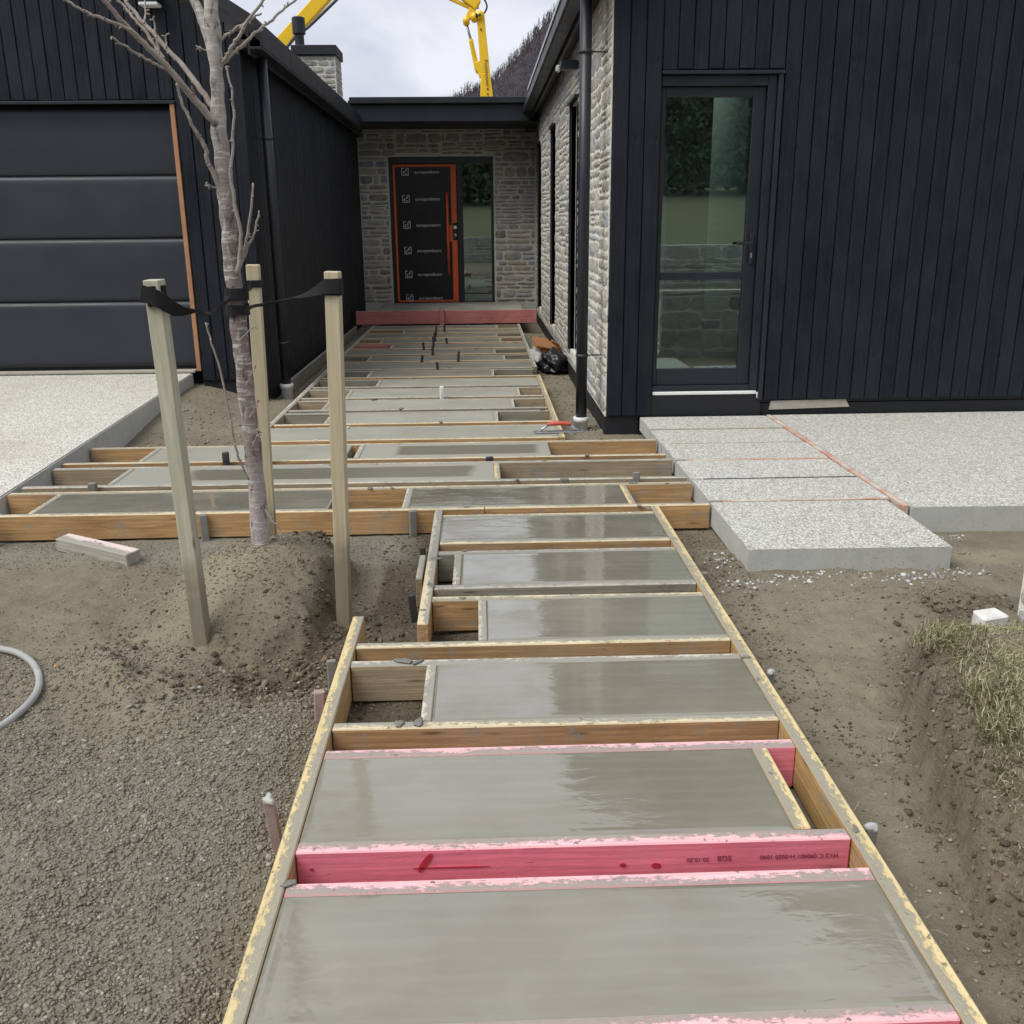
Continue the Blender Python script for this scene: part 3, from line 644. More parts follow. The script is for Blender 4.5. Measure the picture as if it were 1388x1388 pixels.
# ------------------------------------------------------------------ house
H = empty('house'); tag(H, 'black timber and grey stone house around a narrow entrance courtyard', 'house')
YF, XR, XL, YG, YE = 7.6, .99, -2.08, 9.2, 17.35
def rel(o, par): o.location = Vector(o.location)-par.location; o.parent = par; return o
def multi(name, boxes, mat, parent=None, bev=0.):
    bm = bmesh.new()
    c = Vector([sum((b[2*i]+b[2*i+1])/2 for b in boxes)/len(boxes) for i in range(3)])
    for b in boxes: box_bm(bm, b[0]-c.x, b[1]-c.x, b[2]-c.y, b[3]-c.y, b[4]-c.z, b[5]-c.z, bev)
    o = bm_obj(name, bm, mat, None, c)
    if parent: rel(o, parent)
    return o
def plank(x0, x1, y0, y1, z0, z1, axis):
    bm = bmesh.new(); c = Vector(((x0+x1)/2, (y0+y1)/2, (z0+z1)/2)); n = 6; rows_ = []
    for k in range(n+1):
        z = z0+(z1-z0)*k/n-c.z; j = [random.uniform(-.0016, .0016) for _ in range(4)]; b = .005
        if axis == 0: q = [(x0-c.x+j[0], y1-c.y), (x0-c.x+j[0], y0-c.y+b), (x0-c.x+b+j[0], y0-c.y+j[2]), (x1-c.x-b+j[1], y0-c.y+j[3]), (x1-c.x+j[1], y0-c.y+b), (x1-c.x+j[1], y1-c.y)]
        else: q = [(x0-c.x, y1-c.y+j[0]), (x1-c.x-b, y1-c.y+j[0]), (x1-c.x+j[2], y1-c.y-b+j[0]), (x1-c.x+j[3], y0-c.y+b+j[1]), (x1-c.x-b, y0-c.y+j[1]), (x0-c.x, y0-c.y+j[1])]
        rows_.append([bm.verts.new((*p, z)) for p in q])
    for a_, b_ in zip(rows_, rows_[1:]):
        for i in range(5): bm.faces.new((a_[i], a_[i+1], b_[i+1], b_[i]))
    bm.faces.new(rows_[0]); bm.faces.new(rows_[-1][::-1])
    return bm_obj('cladding_board', bm, 'charred_timber', None, c)
def boards_x(par, x0, x1, y, zb, ztop, pitch=.118):
    n = max(1, round((x1-x0)/pitch)); p = (x1-x0)/n
    for i in range(n):
        a = x0+i*p; d = random.uniform(-.0025, .0025); zt = ztop(a+p/2) if callable(ztop) else ztop
        rel(plank(a+.003, a+p-.003, y-.024+d, y-.001, zb+random.uniform(-.004, .004), zt, 0), par)
def boards_y(par, y0, y1, x, zb, ztop, pitch=.118):
    n = round((y1-y0)/pitch); p = (y1-y0)/n
    for i in range(n):
        a = y0+i*p; d = random.uniform(-.0025, .0025)
        rel(plank(x+.001, x+.024+d, a+.003, a+p-.003, zb, ztop, 1), par)

# right wing: gable facade with glazed door
roofR = lambda x: 3.38+(min(x, 8.2-x)-.75)*.62
fac = multi('timber_wall', [(1.0, 1.366, YF, YF+.2, 0, 3.4), (2.262, 8, YF, YF+.2, .1, 3.4), (1.366, 2.262, YF, YF+.2, 2.56, 3.4), (1.2, 7.0, YF, YF+.2, 3.402, 3.6), (2.0, 6.2, YF, YF+.2, 3.602, 4.1)], 'black_plinth', H)
boards_x(fac, 1.003, 1.362, YF, .012, roofR); boards_x(fac, 1.364, 2.268, YF, 2.585, roofR); boards_x(fac, 2.272, 7.6, YF, .125, roofR)
multi('plinth', [(.99, 1.262, YF+.004, YF+.3, -.35, .002), (2.262, 8, YF+.006, YF+.2, -.35, .09), (1.272, 2.255, YF-.012, YF+.1, -.3, .165), (XR+.003, 1.24, YF+.302, 17.4, -.35, .0)], 'black_plinth', H)
bm = bmesh.new()
pv = [(2.33, .04), (2.99, .055), (2.955, .118), (2.34, .112)]
f0 = [bm.verts.new((x-2.65, 0, z)) for x, z in pv]; bm.faces.new(f0); ex = bmesh.ops.extrude_face_region(bm, geom=bm.faces[:]); bmesh.ops.translate(bm, vec=(0, -.012, 0), verts=[v for v in ex['geom'] if isinstance(v, bmesh.types.BMVert)])
bm_obj('plinth_patch', bm, 'bare_concrete', H, (2.65, YF+.004, 0))
# glazed door
gd = box('glazed_door', 2.06, 2.155, YF+.028, YF+.09, .245, 2.47, 'frame_black', H, .004)
def dp(name, x0, x1, y0, y1, z0, z1, mat, par, bev=.003): return rel(box(name, x0, x1, y0, y1, z0, z1, mat, None, bev), par)
dp('door_stile', 1.372, 1.405, YF+.028, YF+.09, .245, 2.47, 'frame_black', gd); dp('top_rail', 1.405, 2.06, YF+.03, YF+.088, 2.40, 2.47, 'frame_black', gd)
dp('bottom_rail', 1.405, 2.06, YF+.03, YF+.088, .245, .375, 'frame_black', gd); dp('middle_rail', 1.405, 2.06, YF+.03, YF+.088, 1.075, 1.13, 'frame_black', gd)
dp('pane', 1.403, 2.062, YF+.05, YF+.056, 1.128, 2.402, 'glass', gd, 0); dp('pane', 1.403, 2.062, YF+.05, YF+.056, .373, 1.077, 'glass', gd, 0)
dp('frame', 2.157, 2.222, YF-.005, YF+.12, .2, 2.545, 'frame_black', gd); dp('frame', 1.368, 2.155, YF-.003, YF+.12, 2.472, 2.543, 'frame_black', gd); dp('frame', 1.368, 2.155, YF-.003, YF+.12, .2, .243, 'frame_black', gd)
dp('flashing', 1.362, 2.268, YF-.045, YF-.002, 2.548, 2.572, 'black_metal', gd); dp('flashing', 2.226, 2.262, YF-.034, YF+.02, .12, 2.546, 'black_metal', gd)
dp('white_strip', 1.372, 2.215, YF-.012, YF+.05, .17, .197, 'white_strip', gd, .004); dp('white_strip', 2.217, 2.25, YF-.014, YF+.03, .135, .185, 'white_strip', gd, .004)
hd = dp('handle', 1.985, 2.105, YF-.035, YF-.02, 1.335, 1.357, 'frame_black', gd, .005); dp('handle_plate', 2.092, 2.125, YF+.004, YF+.027, 1.19, 1.42, 'frame_black', gd, .004)
dp('handle_stem', 2.097, 2.113, YF-.02, YF+.006, 1.338, 1.354, 'frame_black', gd, .003); dp('keyhole', 2.103, 2.114, YF-.001, YF+.003, 1.235, 1.275, 'steel', gd, .002)
# room behind the glass
multi('interior', [(1.1, 4.2, YF+.21, 12.0, .1, .18)], 'room_floor', H)
multi('interior', [(2.08, 2.2, YF+.22, 9.0, .182, 2.75), (1.72, 2.05, 10.9, 10.94, .182, 2.3)], 'room_wall', H)
multi('interior', [(1.255, 1.32, YF+.21, 12, .182, 2.75), (1.1, 4.2, 12.002, 12.1, .1, 2.75), (2.21, 4.2, YF+.21, 12, 2.752, 2.85), (1.1, 2.208, 9.6, 12, 2.752, 2.85)], 'room_dark', H)  # side wall left out and hallway ceiling open to let daylight in
dp('skirting', 2.06, 2.079, YF+.22, 9.0, .183, .30, 'room_wall', H)

# stones
def stone_variant():
    bm = bmesh.new(); bmesh.ops.create_grid(bm, x_segments=3, y_segments=3, size=.5)
    vs_ = bm.verts[:]
    for v in vs_:
        e = max(abs(v.co.x), abs(v.co.y)) > .49
        c = abs(v.co.x) > .49 and abs(v.co.y) > .49
        if c: v.co.x *= random.uniform(.80, .98); v.co.y *= random.uniform(.68, .96)
        else: v.co.x += random.uniform(-.05, .05); v.co.y += random.uniform(-.07, .07)
        v.co.z = random.uniform(.15, .45) if e else random.uniform(.75, 1.15)
    be = [e for e in bm.edges if len(e.link_faces) == 1]
    r = bmesh.ops.extrude_edge_only(bm, edges=be)
    for v in r['geom']:
        if isinstance(v, bmesh.types.BMVert): v.co.x *= 1.06; v.co.y *= 1.08; v.co.z = -.6
    bmesh.ops.recalc_face_normals(bm, faces=bm.faces[:])
    me = bpy.data.meshes.new('stone'); bm.to_mesh(me); bm.free(); return me
SV = [stone_variant() for _ in range(14)]
for m_ in SV: m_.materials.append(MT['stone'])
SVE = []
for m_ in SV: q_ = m_.copy(); q_.materials.clear(); q_.materials.append(MT['stone_entry_shaded']); SVE.append(q_)
def lay(u0, u1, z0, z1, holes, big=1., seed=1):
    """random coursed rubble: list of (u centre, z centre, width, height)"""
    rg = random.Random(seed); out = []; z = z0
    while z < z1-.02:
        h = rg.choice((.05, .06, .075, .09, .12))*big; h = min(h, z1-z)
        if z1-z-h < .03: h = z1-z
        u = u0+rg.uniform(-.1, 0)
        while u < u1:
            wdt = rg.uniform(.11, .36)*big*(1.15 if h < .07 else .95)
            a, b = max(u, u0), min(u+wdt, u1)
            if b-a > .06:
                segs = [(a, b)]
                for (ha, hb, hc, hd_) in holes:
                    if z+h*.6 > hc and z+h*.4 < hd_:
                        ns = []
                        for s in segs:
                            if s[1] <= ha or s[0] >= hb: ns.append(s)
                            else:
                                if ha-s[0] > .05: ns.append((s[0], ha))
                                if s[1]-hb > .05: ns.append((hb, s[1]))
                        segs = ns
                for s in segs:
                    if rg.random() < .12 and h > .07:
                        out.append(((s[0]+s[1])/2, z+h*.25, s[1]-s[0], h*.5)); out.append(((s[0]+s[1])/2, z+h*.75, s[1]-s[0], h*.5))
                    else: out.append(((s[0]+s[1])/2, z+h/2, s[1]-s[0], h))
            u += wdt
        z += h
    return out
def lay_panels(u0, u1, z0, z1, holes, big, seed):
    rg = random.Random(seed); out = []; u = u0; k = 0
    while u < u1-.01:
        w_ = rg.uniform(.4, .75)*big; e = min(u+w_, u1)
        if u1-e < .2: e = u1
        zz = z0
        while zz < z1-.01:
            hz = min(zz+rg.uniform(.5, .9), z1)
            if z1-hz < .15: hz = z1
            out += lay(u, e, zz, hz, holes, big*rg.uniform(.85, 1.25), seed*100+k); k += 1; zz = hz
        u = e
    return out
def place_stones(par, items, fmat, limit=300, gap=.03, dep=1., var=None):
    """fmat(u,z)->(loc, rotation matrix 3x3 of (u,z,out))"""
    rest = []
    for i, (u, z, sw, sh) in enumerate(items):
        loc, rot = fmat(u, z); s = (max(.03, sw-gap), max(.02, sh-gap*.8), random.uniform(.006, .012)*dep); tw = random.uniform(-.04, .04)
        Mx = Matrix.Translation(loc) @ rot.to_4x4() @ Matrix.Rotation(tw, 4, 'Z') @ Matrix.Diagonal((*s, 1))
        if i < limit:
            o = bpy.data.objects.new('stone', random.choice(var or SV)); COL.objects.link(o); o.parent = par
            o.matrix_local = Matrix.Translation(-par.location) @ Mx
        else: rest.append((random.choice(SV), Mx))
    if rest:
        V = []; F = []
        for me, Mx in rest:
            b = len(V); V += [Mx @ v.co for v in me.vertices]; F += [tuple(b+k for k in p.vertices) for p in me.polygons]
        o = mesh('stones', V, F, 'stone_far', None); o['kind'] = 'stuff'; o.location = (0, 0, 0); rel(o, par)
wins = [(10.0, 10.72, .16, 2.68), (12.95, 13.5, .16, 2.7), (15.9, 16.5, .16, 2.72)]
segs = []; y = YF+.004
for (a, b, c, d) in wins:
    segs += [(XR, 1.24, y, a, .002, 3.201), (XR, 1.24, a, b, .002, c), (XR, 1.24, a, b, d, 3.201)]; y = b
segs.append((XR, 1.24, y, 17.4, .002, 3.2))
sw = multi('stone_wall', segs, 'mortar', H)
it = lay_panels(YF+.004, YE, .01, 3.19, [(a-.01, b+.01, c-.02, d+.02) for a, b, c, d in wins], 1.25, 3)
it.sort(key=lambda t: t[0])
rotX = Matrix(((0, 0, -1), (-1, 0, 0), (0, 1, 0)))      # u -> -Y, v -> Z, out -> -X
place_stones(sw, it, lambda u, z: (Vector((XR-.003, u, z)), rotX), 300)
for (a, b, c, d) in wins:
    wn = multi('window', [(XR+.05, XR+.11, a, a+.05, c, d), (XR+.05, XR+.11, b-.05, b, c, d), (XR+.052, XR+.108, a+.05, b-.05, d-.05, d), (XR+.052, XR+.108, a+.05, b-.05, c, c+.05)], 'frame_black', H)
    dp('pane', XR+.075, XR+.081, a+.048, b-.048, c+.048, d-.048, 'glass', wn, 0); dp('head_flashing', XR-.05, XR+.05, a-.03, b+.03, d, d+.03, 'black_metal', wn); dp('jamb', XR-.028, XR+.048, b, b+.025, c, d, 'black_metal', wn); dp('blind', XR+.13, XR+.15, a, b, c, d, 'room_dark', wn)
# eave of the right wing
dp('soffit', .80, XR+.2, YF-.2, 16.9, 3.202, 3.24, 'roof_dark', H); dp('fascia', .86, .885, YF-.2, 16.9, 3.14, 3.212, 'black_metal', H)
gut = multi('gutter', [(.735, .855, YF-.25, 16.25, 3.185, 3.213), (.722, .737, YF-.25, 16.25, 3.19, 3.30)], 'black_metal', H, .004)
dp('gutter_lip', .708, .73, YF-.25, 14.6, 3.302, 3.345, 'lip_sky_sheen', gut)
def roof(name, x0, xr, x1, z0, zr, y0, y1, mat):
    t = .11; V = []
    for yv in (y0, y1): V += [(x0, yv, z0), (xr, yv, zr), (x1, yv, z0), (x0, yv, z0+t), (xr, yv, zr+t), (x1, yv, z0+t)]
    Fc = [(0, 1, 4, 3), (1, 2, 5, 4), (9, 10, 7, 6), (10, 11, 8, 7), (3, 4, 10, 9), (4, 5, 11, 10), (6, 7, 1, 0), (7, 8, 2, 1), (0, 3, 9, 6), (2, 8, 11, 5)]
    return mesh(name, V, Fc, mat, H)
roof('roof', .745, 4.4, 8.05, 3.246, 5.5, YF-.22, 7.95, 'roof_dark'); roof('roof', .745, 4.4, 8.05, 3.246, 5.5, 9.7, 24, 'roof_dark')
def roof_strip(x0, x1):
    zf = lambda x: 3.246+(min(x, 8.795-x)-.745)*(5.5-3.246)/(4.4-.745); V = [(x, yv, zf(x)+t) for t in (0, .11) for x, yv in ((x0, 7.952), (x1, 7.952), (x1, 9.698), (x0, 9.698))]
    mesh('roof', V, [(3, 2, 1, 0), (4, 5, 6, 7), (0, 1, 5, 4), (1, 2, 6, 5), (2, 3, 7, 6), (3, 0, 4, 7)], 'roof_dark', H)
roof_strip(.745, 1.3); roof_strip(2.3, 4.4); roof_strip(4.4, 8.05)  # unseen gap above the hallway, added to brighten the room behind the glass
# downpipes
def downpipe(x, y, z0, z1, side, brk):
    p = tube('downpipe', [(x, y, z0), (x, y, (z0+z1)/2), (x, y, z1)], .046, 'black_metal', H, 16)
    c = tube('collar', [(x, y, -.3), (x, y, z0-.025), (x, y, z0-.0245), (x, y, z0+.02)], [.056, .056, .066, .066], 'white_pvc', p, 18)
    for bz in brk:
        tube('bracket', [(x, y, bz-.012), (x, y, bz+.012)], .052, 'dark_steel', p, 16); q = tube('bracket_arm', [(x, y, bz), (x+side*.2, y+.02, bz)], .006, 'dark_steel', p, 6)
downpipe(.82, 7.82, -.06, 3.19, 1, (.47, 2.74)); downpipe(-1.93, 9.42, .0, 2.95, -1, (.42, 2.28))
# sensor light under the right eave
sl = dp('sensor_light', .80, .97, 9.9, 10.02, 2.92, 3.0, 'frame_black', H, .01); dp('lens', .76, .80, 9.92, 10.0, 2.90, 2.96, 'lens', sl, .01)

# left wing: garage front and courtyard side
roofL = lambda x: 3.02+(-1.95-x)*.62
multi('wall_core', [(-8, -2.082, YG+.2, 19.5, -.3, 3.16), (-2.668, -2.082, YG, YG+.198, -.3, 3.05), (-8, -2.67, YG, YG+.198, 2.56, 2.95), (-7, -2.67, YG, YG+.198, 2.952, 3.3), (-6.5, -3.3, YG, YG+.198, 3.302, 3.7)], 'black_plinth', H)
gw = multi('timber_wall', [(-2.67, -2.083, YG-.001, YG+.01, .09, 2.94)], 'black_plinth', H)
boards_x(gw, -2.668, -2.058, YG-.002, .1, roofL); boards_x(gw, -7.4, -2.672, YG-.002, 2.585, roofL)
cw = multi('timber_wall', [(XL-.0015, XL+.001, YG+.01, YE-.05, .08, 3.1)], 'black_plinth', H)
boards_y(cw, YG-.02, YE-.06, XL, .1, 3.06)
gdr = box('garage_door', -7.2, -2.725, YG+.10, YG+.13, .2, 2.54, 'black_plinth', H, .0)
zs = [.225, .84, 1.41, 1.96, 2.535]
for i in range(4):
    a, b = zs[i]+.003, zs[i+1]-.003; V = []; n = 14
    for k in range(n+1):
        t = k/n; z = a+(b-a)*t
        bulge = .016*math.sin(math.pi*t**.8)+.003*math.exp(-((t-.965)/.02)**2)-.006*math.exp(-((t-0)/.03)**2)-.012*math.exp(-((t-1)/.01)**2)
        V += [(-2.235, -bulge, z-1.37), (2.235, -bulge, z-1.37)]
    Fp = [(2*k, 2*k+1, 2*k+3, 2*k+2) for k in range(n)]; b0 = len(V); V += [(v[0], .03, v[2]) for v in V[:2]]+[(v[0], .03, v[2]) for v in V[-2:]]
    Fp += [(b0, b0+1, 1, 0), (2*n, 2*n+1, b0+3, b0+2)]
    o = mesh('panel', V, Fp, 'garage_steel', None, True, (-4.96, YG+.075, 1.37)); rel(o, gdr)
dp('head_flashing', -7.4, -2.66, YG-.05, YG-.026, 2.548, 2.572, 'black_metal', gdr); dp('jamb_trim', -2.716, -2.676, YG-.035, YG+.06, .19, 2.546, 'cedar_trim', gdr, .003); dp('threshold', -7.2, -2.74, YG-.02, YG+.09, .172, .196, 'bare_concrete', gdr)
# eave and verge of the left wing
dp('fascia', -1.975, -1.955, YG-.1, 16.9, 2.93, 3.11, 'black_metal', H); gl_ = multi('gutter', [(-1.953, -1.85, YG-.12, 16.3, 2.97, 2.99), (-1.862, -1.848, YG-.12, 16.3, 2.992, 3.17)], 'black_metal', H, .004)
dp('soffit', -2.053, -1.977, YG-.1, 16.9, 2.985, 3.05, 'roof_dark', H); dp('fascia', -2.053, -1.95, 16.3, 17.34, 2.93, 3.3, 'black_metal', H); dp('fascia', .80, .985, 16.91, 17.34, 3.0, 3.3, 'black_metal', H)
roof('roof', -1.90, -5.3, -8.7, 3.12, 5.23, YG-.13, 21.5, 'roof_dark')
lf = empty('security_light'); 
for n_, a in (('lamp_body', (-3.45, -3.19, YG-.16, YG-.03, 3.46, 3.52)),): pass
bpy.data.objects.remove(lf)
sl2 = dp('security_light', -2.86, -2.68, YG-.17, YG-.03, 3.335, 3.42, 'frame_black', H, .01); dp('lens', -2.85, -2.69, YG-.165, YG-.04, 3.305, 3.334, 'white_strip', sl2, .008)

# entrance between the wings
dp('fascia', -1.97, .82, 16.2, 16.3, 3.07, 3.325, 'black_metal', H, .006); dp('fascia_cap', -2.0, .85, 16.12, 16.34, 3.327, 3.425, 'black_metal', H, .01)
dp('soffit', -2.05, .98, 16.302, YE, 3.06, 3.09, 'roof_dark', H); dp('roof', -2.05, .98, 16.345, 22, 3.33, 3.40, 'roof_dark', H)
ew = multi('stone_wall', [(-2.05, -1.545, YE, YE+.3, -.2, 3.058), (.252, .984, YE, YE+.3, -.2, 3.058), (-1.545, .252, YE, YE+.3, 2.625, 3.058)], 'mortar_entry_shaded', H)
it = lay_panels(-2.05, .975, .19, 3.05, [(-1.56, .265, 0, 2.635)], 1.15, 11)
rotY = Matrix(((1, 0, 0), (0, 0, -1), (0, 1, 0)))     # u -> X, v -> Z, out -> -Y
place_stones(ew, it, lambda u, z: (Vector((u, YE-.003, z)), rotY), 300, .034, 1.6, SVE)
ed = dp('entrance_door', -1.482, -.382, YE+.06, YE+.11, .185, 2.515, 'film_black', H, .003)
Yd = YE+.055
dp('frame', -1.542, -1.485, YE+.03, YE+.15, .165, 2.62, 'frame_black', ed); dp('frame', -1.485, .25, YE+.032, YE+.15, 2.52, 2.62, 'frame_black', ed); dp('frame', -.379, -.285, YE+.03, YE+.15, .165, 2.519, 'frame_black', ed); dp('frame', .205, .25, YE+.03, YE+.15, .165, 2.519, 'frame_black', ed); dp('sill', -1.484, .204, YE+.0, YE+.16, .150, .183, 'frame_black', ed)
dp('sidelight_pane', -.284, .204, YE+.08, YE+.088, .185, 2.518, 'glass', ed, 0)
for x0, x1, z0, z1 in ((-1.478, -1.44, .195, 2.505), (-.485, -.392, .195, 2.505), (-1.44, -.485, 2.465, 2.505), (-1.44, -.485, .195, .225)):
    dp('orange_tape', x0, x1, Yd-.002, Yd+.004, z0, z1, 'orange_film', ed, .001)
hb = tube('pull_handle', [(-.555, Yd-.075, .66), (-.555, Yd-.075, 1.35), (-.555, Yd-.075, 2.04)], .022, 'orange_film', None, 12); rel(hb, ed)
for z in (.95, 1.32, 1.75):
    s_ = tube('handle_post', [(-.555, Yd-.075, z), (-.555, Yd, z)], .014, 'orange_film', None, 8); rel(s_, ed)
dp('orange_tape', -.555, -.392, Yd-.006, Yd-.003, 1.22, 1.50, 'orange_film', ed, .001)
for z in (1.33, 1.46):
    s_ = tube('lock', [(-.425, Yd-.03, z), (-.425, Yd-.005, z)], .032, 'white_strip' if z > 1.4 else 'steel', None, 16); rel(s_, ed)
dp('lock_plate', -.47, -.385, Yd-.012, Yd-.0065, 1.25, 1.54, 'plastic_black', ed, .004)
tmesh = text_mesh('europandoors', .074); tmesh.materials.append(MT['print_white'])
for z in (2.387, 1.945, 1.512, 1.082, .675, .268):
    o = link('lettering', tmesh, None, ed, (-1.105+.932, Yd-.003-ed.location.y, z-.03-ed.location.z), (math.pi/2, 0, 0)); o.location.x = -1.105-ed.location.x
    lx = -1.265; s = .062
    bm = bmesh.new(); t = .011
    for b in ((-s, s, -s, -s+t), (-s, -s+t, -s, s), (s-t, s, -s, s), (-s, -.02, s-t, s), (.02, s, s-t, s), (-.035, -.02, -.035, .0), (-.02, .015, .0, .012), (.012, .027, .01, .045), (-.005, .03, -.04, -.028)):
        box_bm(bm, b[0], b[1], -.001, .001, b[2], b[3])
    o = bm_obj('logo', bm, 'print_white', None, (lx, Yd-.003, z)); rel(o, ed)
multi('interior', [(-2.0, .95, YE+.32, 21.0, .1, .16)], 'room_floor', H); multi('interior', [(-2.0, .95, 21.002, 21.1, .1, 3.0), (-2.1, -2.002, YE+.32, 21, .1, 3.0), (.952, 1.1, YE+.32, 21, .1, 3.0), (-2.0, .95, YE+.32, 21, 3.0, 3.05)], 'room_dark', H)
# chimney
ch = multi('chimney', [(-3.46, -2.70, 20.0, 20.8, 2.0, 4.62)], 'mortar', H)
it = lay(-3.45, -2.71, 3.4, 4.6, [], 1.1, 5); place_stones(ch, it, lambda u, z: (Vector((u, 19.997, z)), rotY), 0)
it = lay(20.0, 20.8, 3.4, 4.6, [], 1.1, 6); rotP = Matrix(((0, 0, 1), (1, 0, 0), (0, 1, 0)))
place_stones(ch, it, lambda u, z: (Vector((-2.697, u, z)), rotP), 0)
dp('cap', -3.52, -2.66, 19.94, 20.86, 4.625, 4.80, 'roof_dark', ch, .01)
fl = tube('flue', [(-3.42, 20.4, 4.8), (-3.42, 20.4, 5.05), (-3.42, 20.4, 5.06), (-3.42, 20.4, 5.34), (-3.42, 20.4, 5.36)], [.09, .09, .125, .125, .10], 'roof_dark', None, 18, 1, False); rel(fl, ch)

# ------------------------------------------------------------------ young bare tree on its mound
TY = 4.03
tree = empty('bare_tree', (0, 0, 0)); tag(tree, 'leafless young tree with patchy grey bark tied between stakes', 'tree')
def tp(u, v, dy=0.):      # image-plane sketch of the tree's own upright plane, metres
    r = Mc.to_3x3() @ Vector(((u-694)/1290, -(v-694)/1290, -1)); t = (TY+dy)/r.y; return Vector((0, 0, 1.5))+r*t
PXM = TY*.92/1290
trunk_px = [(358, 790, 22), (356, 765, 18), (354, 742, 14.5), (351, 700, 13.2), (346, 640, 12.8), (337, 560, 12.3), (328, 480, 12.0), (320, 410, 11.8), (312, 330, 11.4), (306, 262, 11.0), (300, 205, 10.8), (297, 172, 10.8), (296, 152, 9.2), (294, 120, 8.7), (293, 90, 8.9), (291, 60, 9.8), (286, 20, 9.6), (284, -20, 9.), (280, -90, 8.), (285, -170, 6.), (280, -260, 3.)]
pts = [tp(u, v) for u, v, r in trunk_px]; rad = [r*PXM for u, v, r in trunk_px]
tr_o = tube('trunk', pts, rad, 'bark', tree, 16, 4)
for v in tr_o.data.vertices:
    p = v.co; f = .0022*math.sin(p.z*60+p.x*90)+.002*math.sin(p.z*23+p.y*70); p.x += f; p.y += f*.6
def branch(px, r0, r1, dy0=0., dy1=0., buds=True, par=tree, nm='branch', mat='twig_bark'):
    n = len(px); P = [tp(u, v, dy0+(dy1-dy0)*i/(n-1)) for i, (u, v) in enumerate(px)]
    P = smooth_path(P, 5); Rr = np.linspace(r0, r1, len(P))*PXM
    for i in range(1, len(P)-1): P[i] += Vector([random.uniform(-.003, .003) for _ in range(3)])
    V, Fq = tube_data(P, list(Rr), 7)
    if buds:
        for i in range(3, len(P)):
            if random.random() < .55:
                d = Vector([random.uniform(-1, 1) for _ in range(3)]).normalized(); L = random.uniform(.008, .02); b = len(V)
                v2, f2 = tube_data([P[i], P[i]+d*L*.6, P[i]+d*L], [max(.0022, Rr[i]*.6), .0034, .001], 5); V += v2; Fq += [tuple(b+k for k in f) for f in f2]
    return mesh(nm, V, Fq, mat, par, True)
branch([(291, 72), (278, 34), (264, 2), (248, -50), (235, -120), (215, -220)], 8, 3, 0, .1, True, tree, 'limb', 'bark')
BR = [([(294, 168), (262, 132), (242, 108), (213, 76), (185, 49), (160, 22), (141, 0), (110, -38), (70, -90)], 5.2, 2., -.02, -.3),
      ([(292, 150), (268, 115), (251, 93), (227, 66), (195, 32), (178, 11), (150, -25), (120, -80)], 4.2, 1.8, 0, .25), ([(222, 80), (210, 62), (198, 44), (180, 22), (161, 0), (140, -30)], 2.4, 1.4, -.1, -.05),
      ([(178, 42), (160, 33), (139, 25), (117, 17), (90, 0), (60, -20)], 2.2, 1.3, -.2, -.3), ([(231, 97), (212, 87), (195, 78), (172, 64), (151, 50)], 2.1, 1.3, -.1, -.25),
      ([(302, 262), (285, 226), (278, 201), (268, 182), (259, 167), (247, 140), (239, 113)], 3.6, 1.6, -.02, -.12), ([(298, 94), (306, 78), (315, 64), (326, 45), (337, 27), (357, 0), (370, -25), (380, -70)], 3.0, 1.3, 0, -.1),
      ([(299, 90), (312, 75), (325, 64), (343, 48), (362, 32), (380, 17), (398, 2), (425, -22)], 2.8, 1.2, 0, .15), ([(296, 56), (315, 42), (335, 29), (347, 22), (354, 18)], 2.0, 1.2, 0, -.05),
      ([(322, 372), (327, 325), (320, 285), (313, 240), (315, 200), (317, 165), (315, 127), (306, 90)], 3.0, 1.3, -.04, -.08), ([(322, 372), (333, 330), (338, 300), (343, 248)], 2.4, 1.4, -.03, -.06),
      ([(322, 372), (336, 335), (343, 318), (351, 290)], 2.2, 1.3, -.03, -.02), ([(337, 650), (327, 630), (320, 608), (313, 570), (303, 520), (290, 475), (279, 437)], 1.9, 1.3, -.06, -.12),
      ([(280, 145), (268, 138), (262, 126), (260, 118)], 1.6, 1.0, 0, -.1), ([(216, 75), (212, 50), (210, 40), (208, 24)], 1.3, .9, -.1, -.1), ([(226, 66), (225, 55), (226, 47)], 1.3, .9, 0, 0), ([(195, 32), (197, 18), (196, 0)], 1.3, .9, 0, .05),
      ([(333, 525), (342, 505), (347, 495)], 1.2, .8, -.05, -.08), ([(338, 566), (346, 552), (350, 545)], 1.2, .8, -.05, -.08), ([(342, 606), (349, 590), (352, 585)], 1.2, .8, -.05, -.08), ([(326, 460), (340, 447), (347, 440)], 1.1, .8, -.05, -.08),
      ([(290, 74), (276, 67), (266, 62)], 1.6, 1., 0, 0), ([(303, 256), (286, 252), (279, 249)], 1.5, 1., 0, -.06), ([(360, 690), (368, 705), (378, 715), (382, 735)], 1.1, .8, -.05, -.1)]
for b in BR: branch(*b)

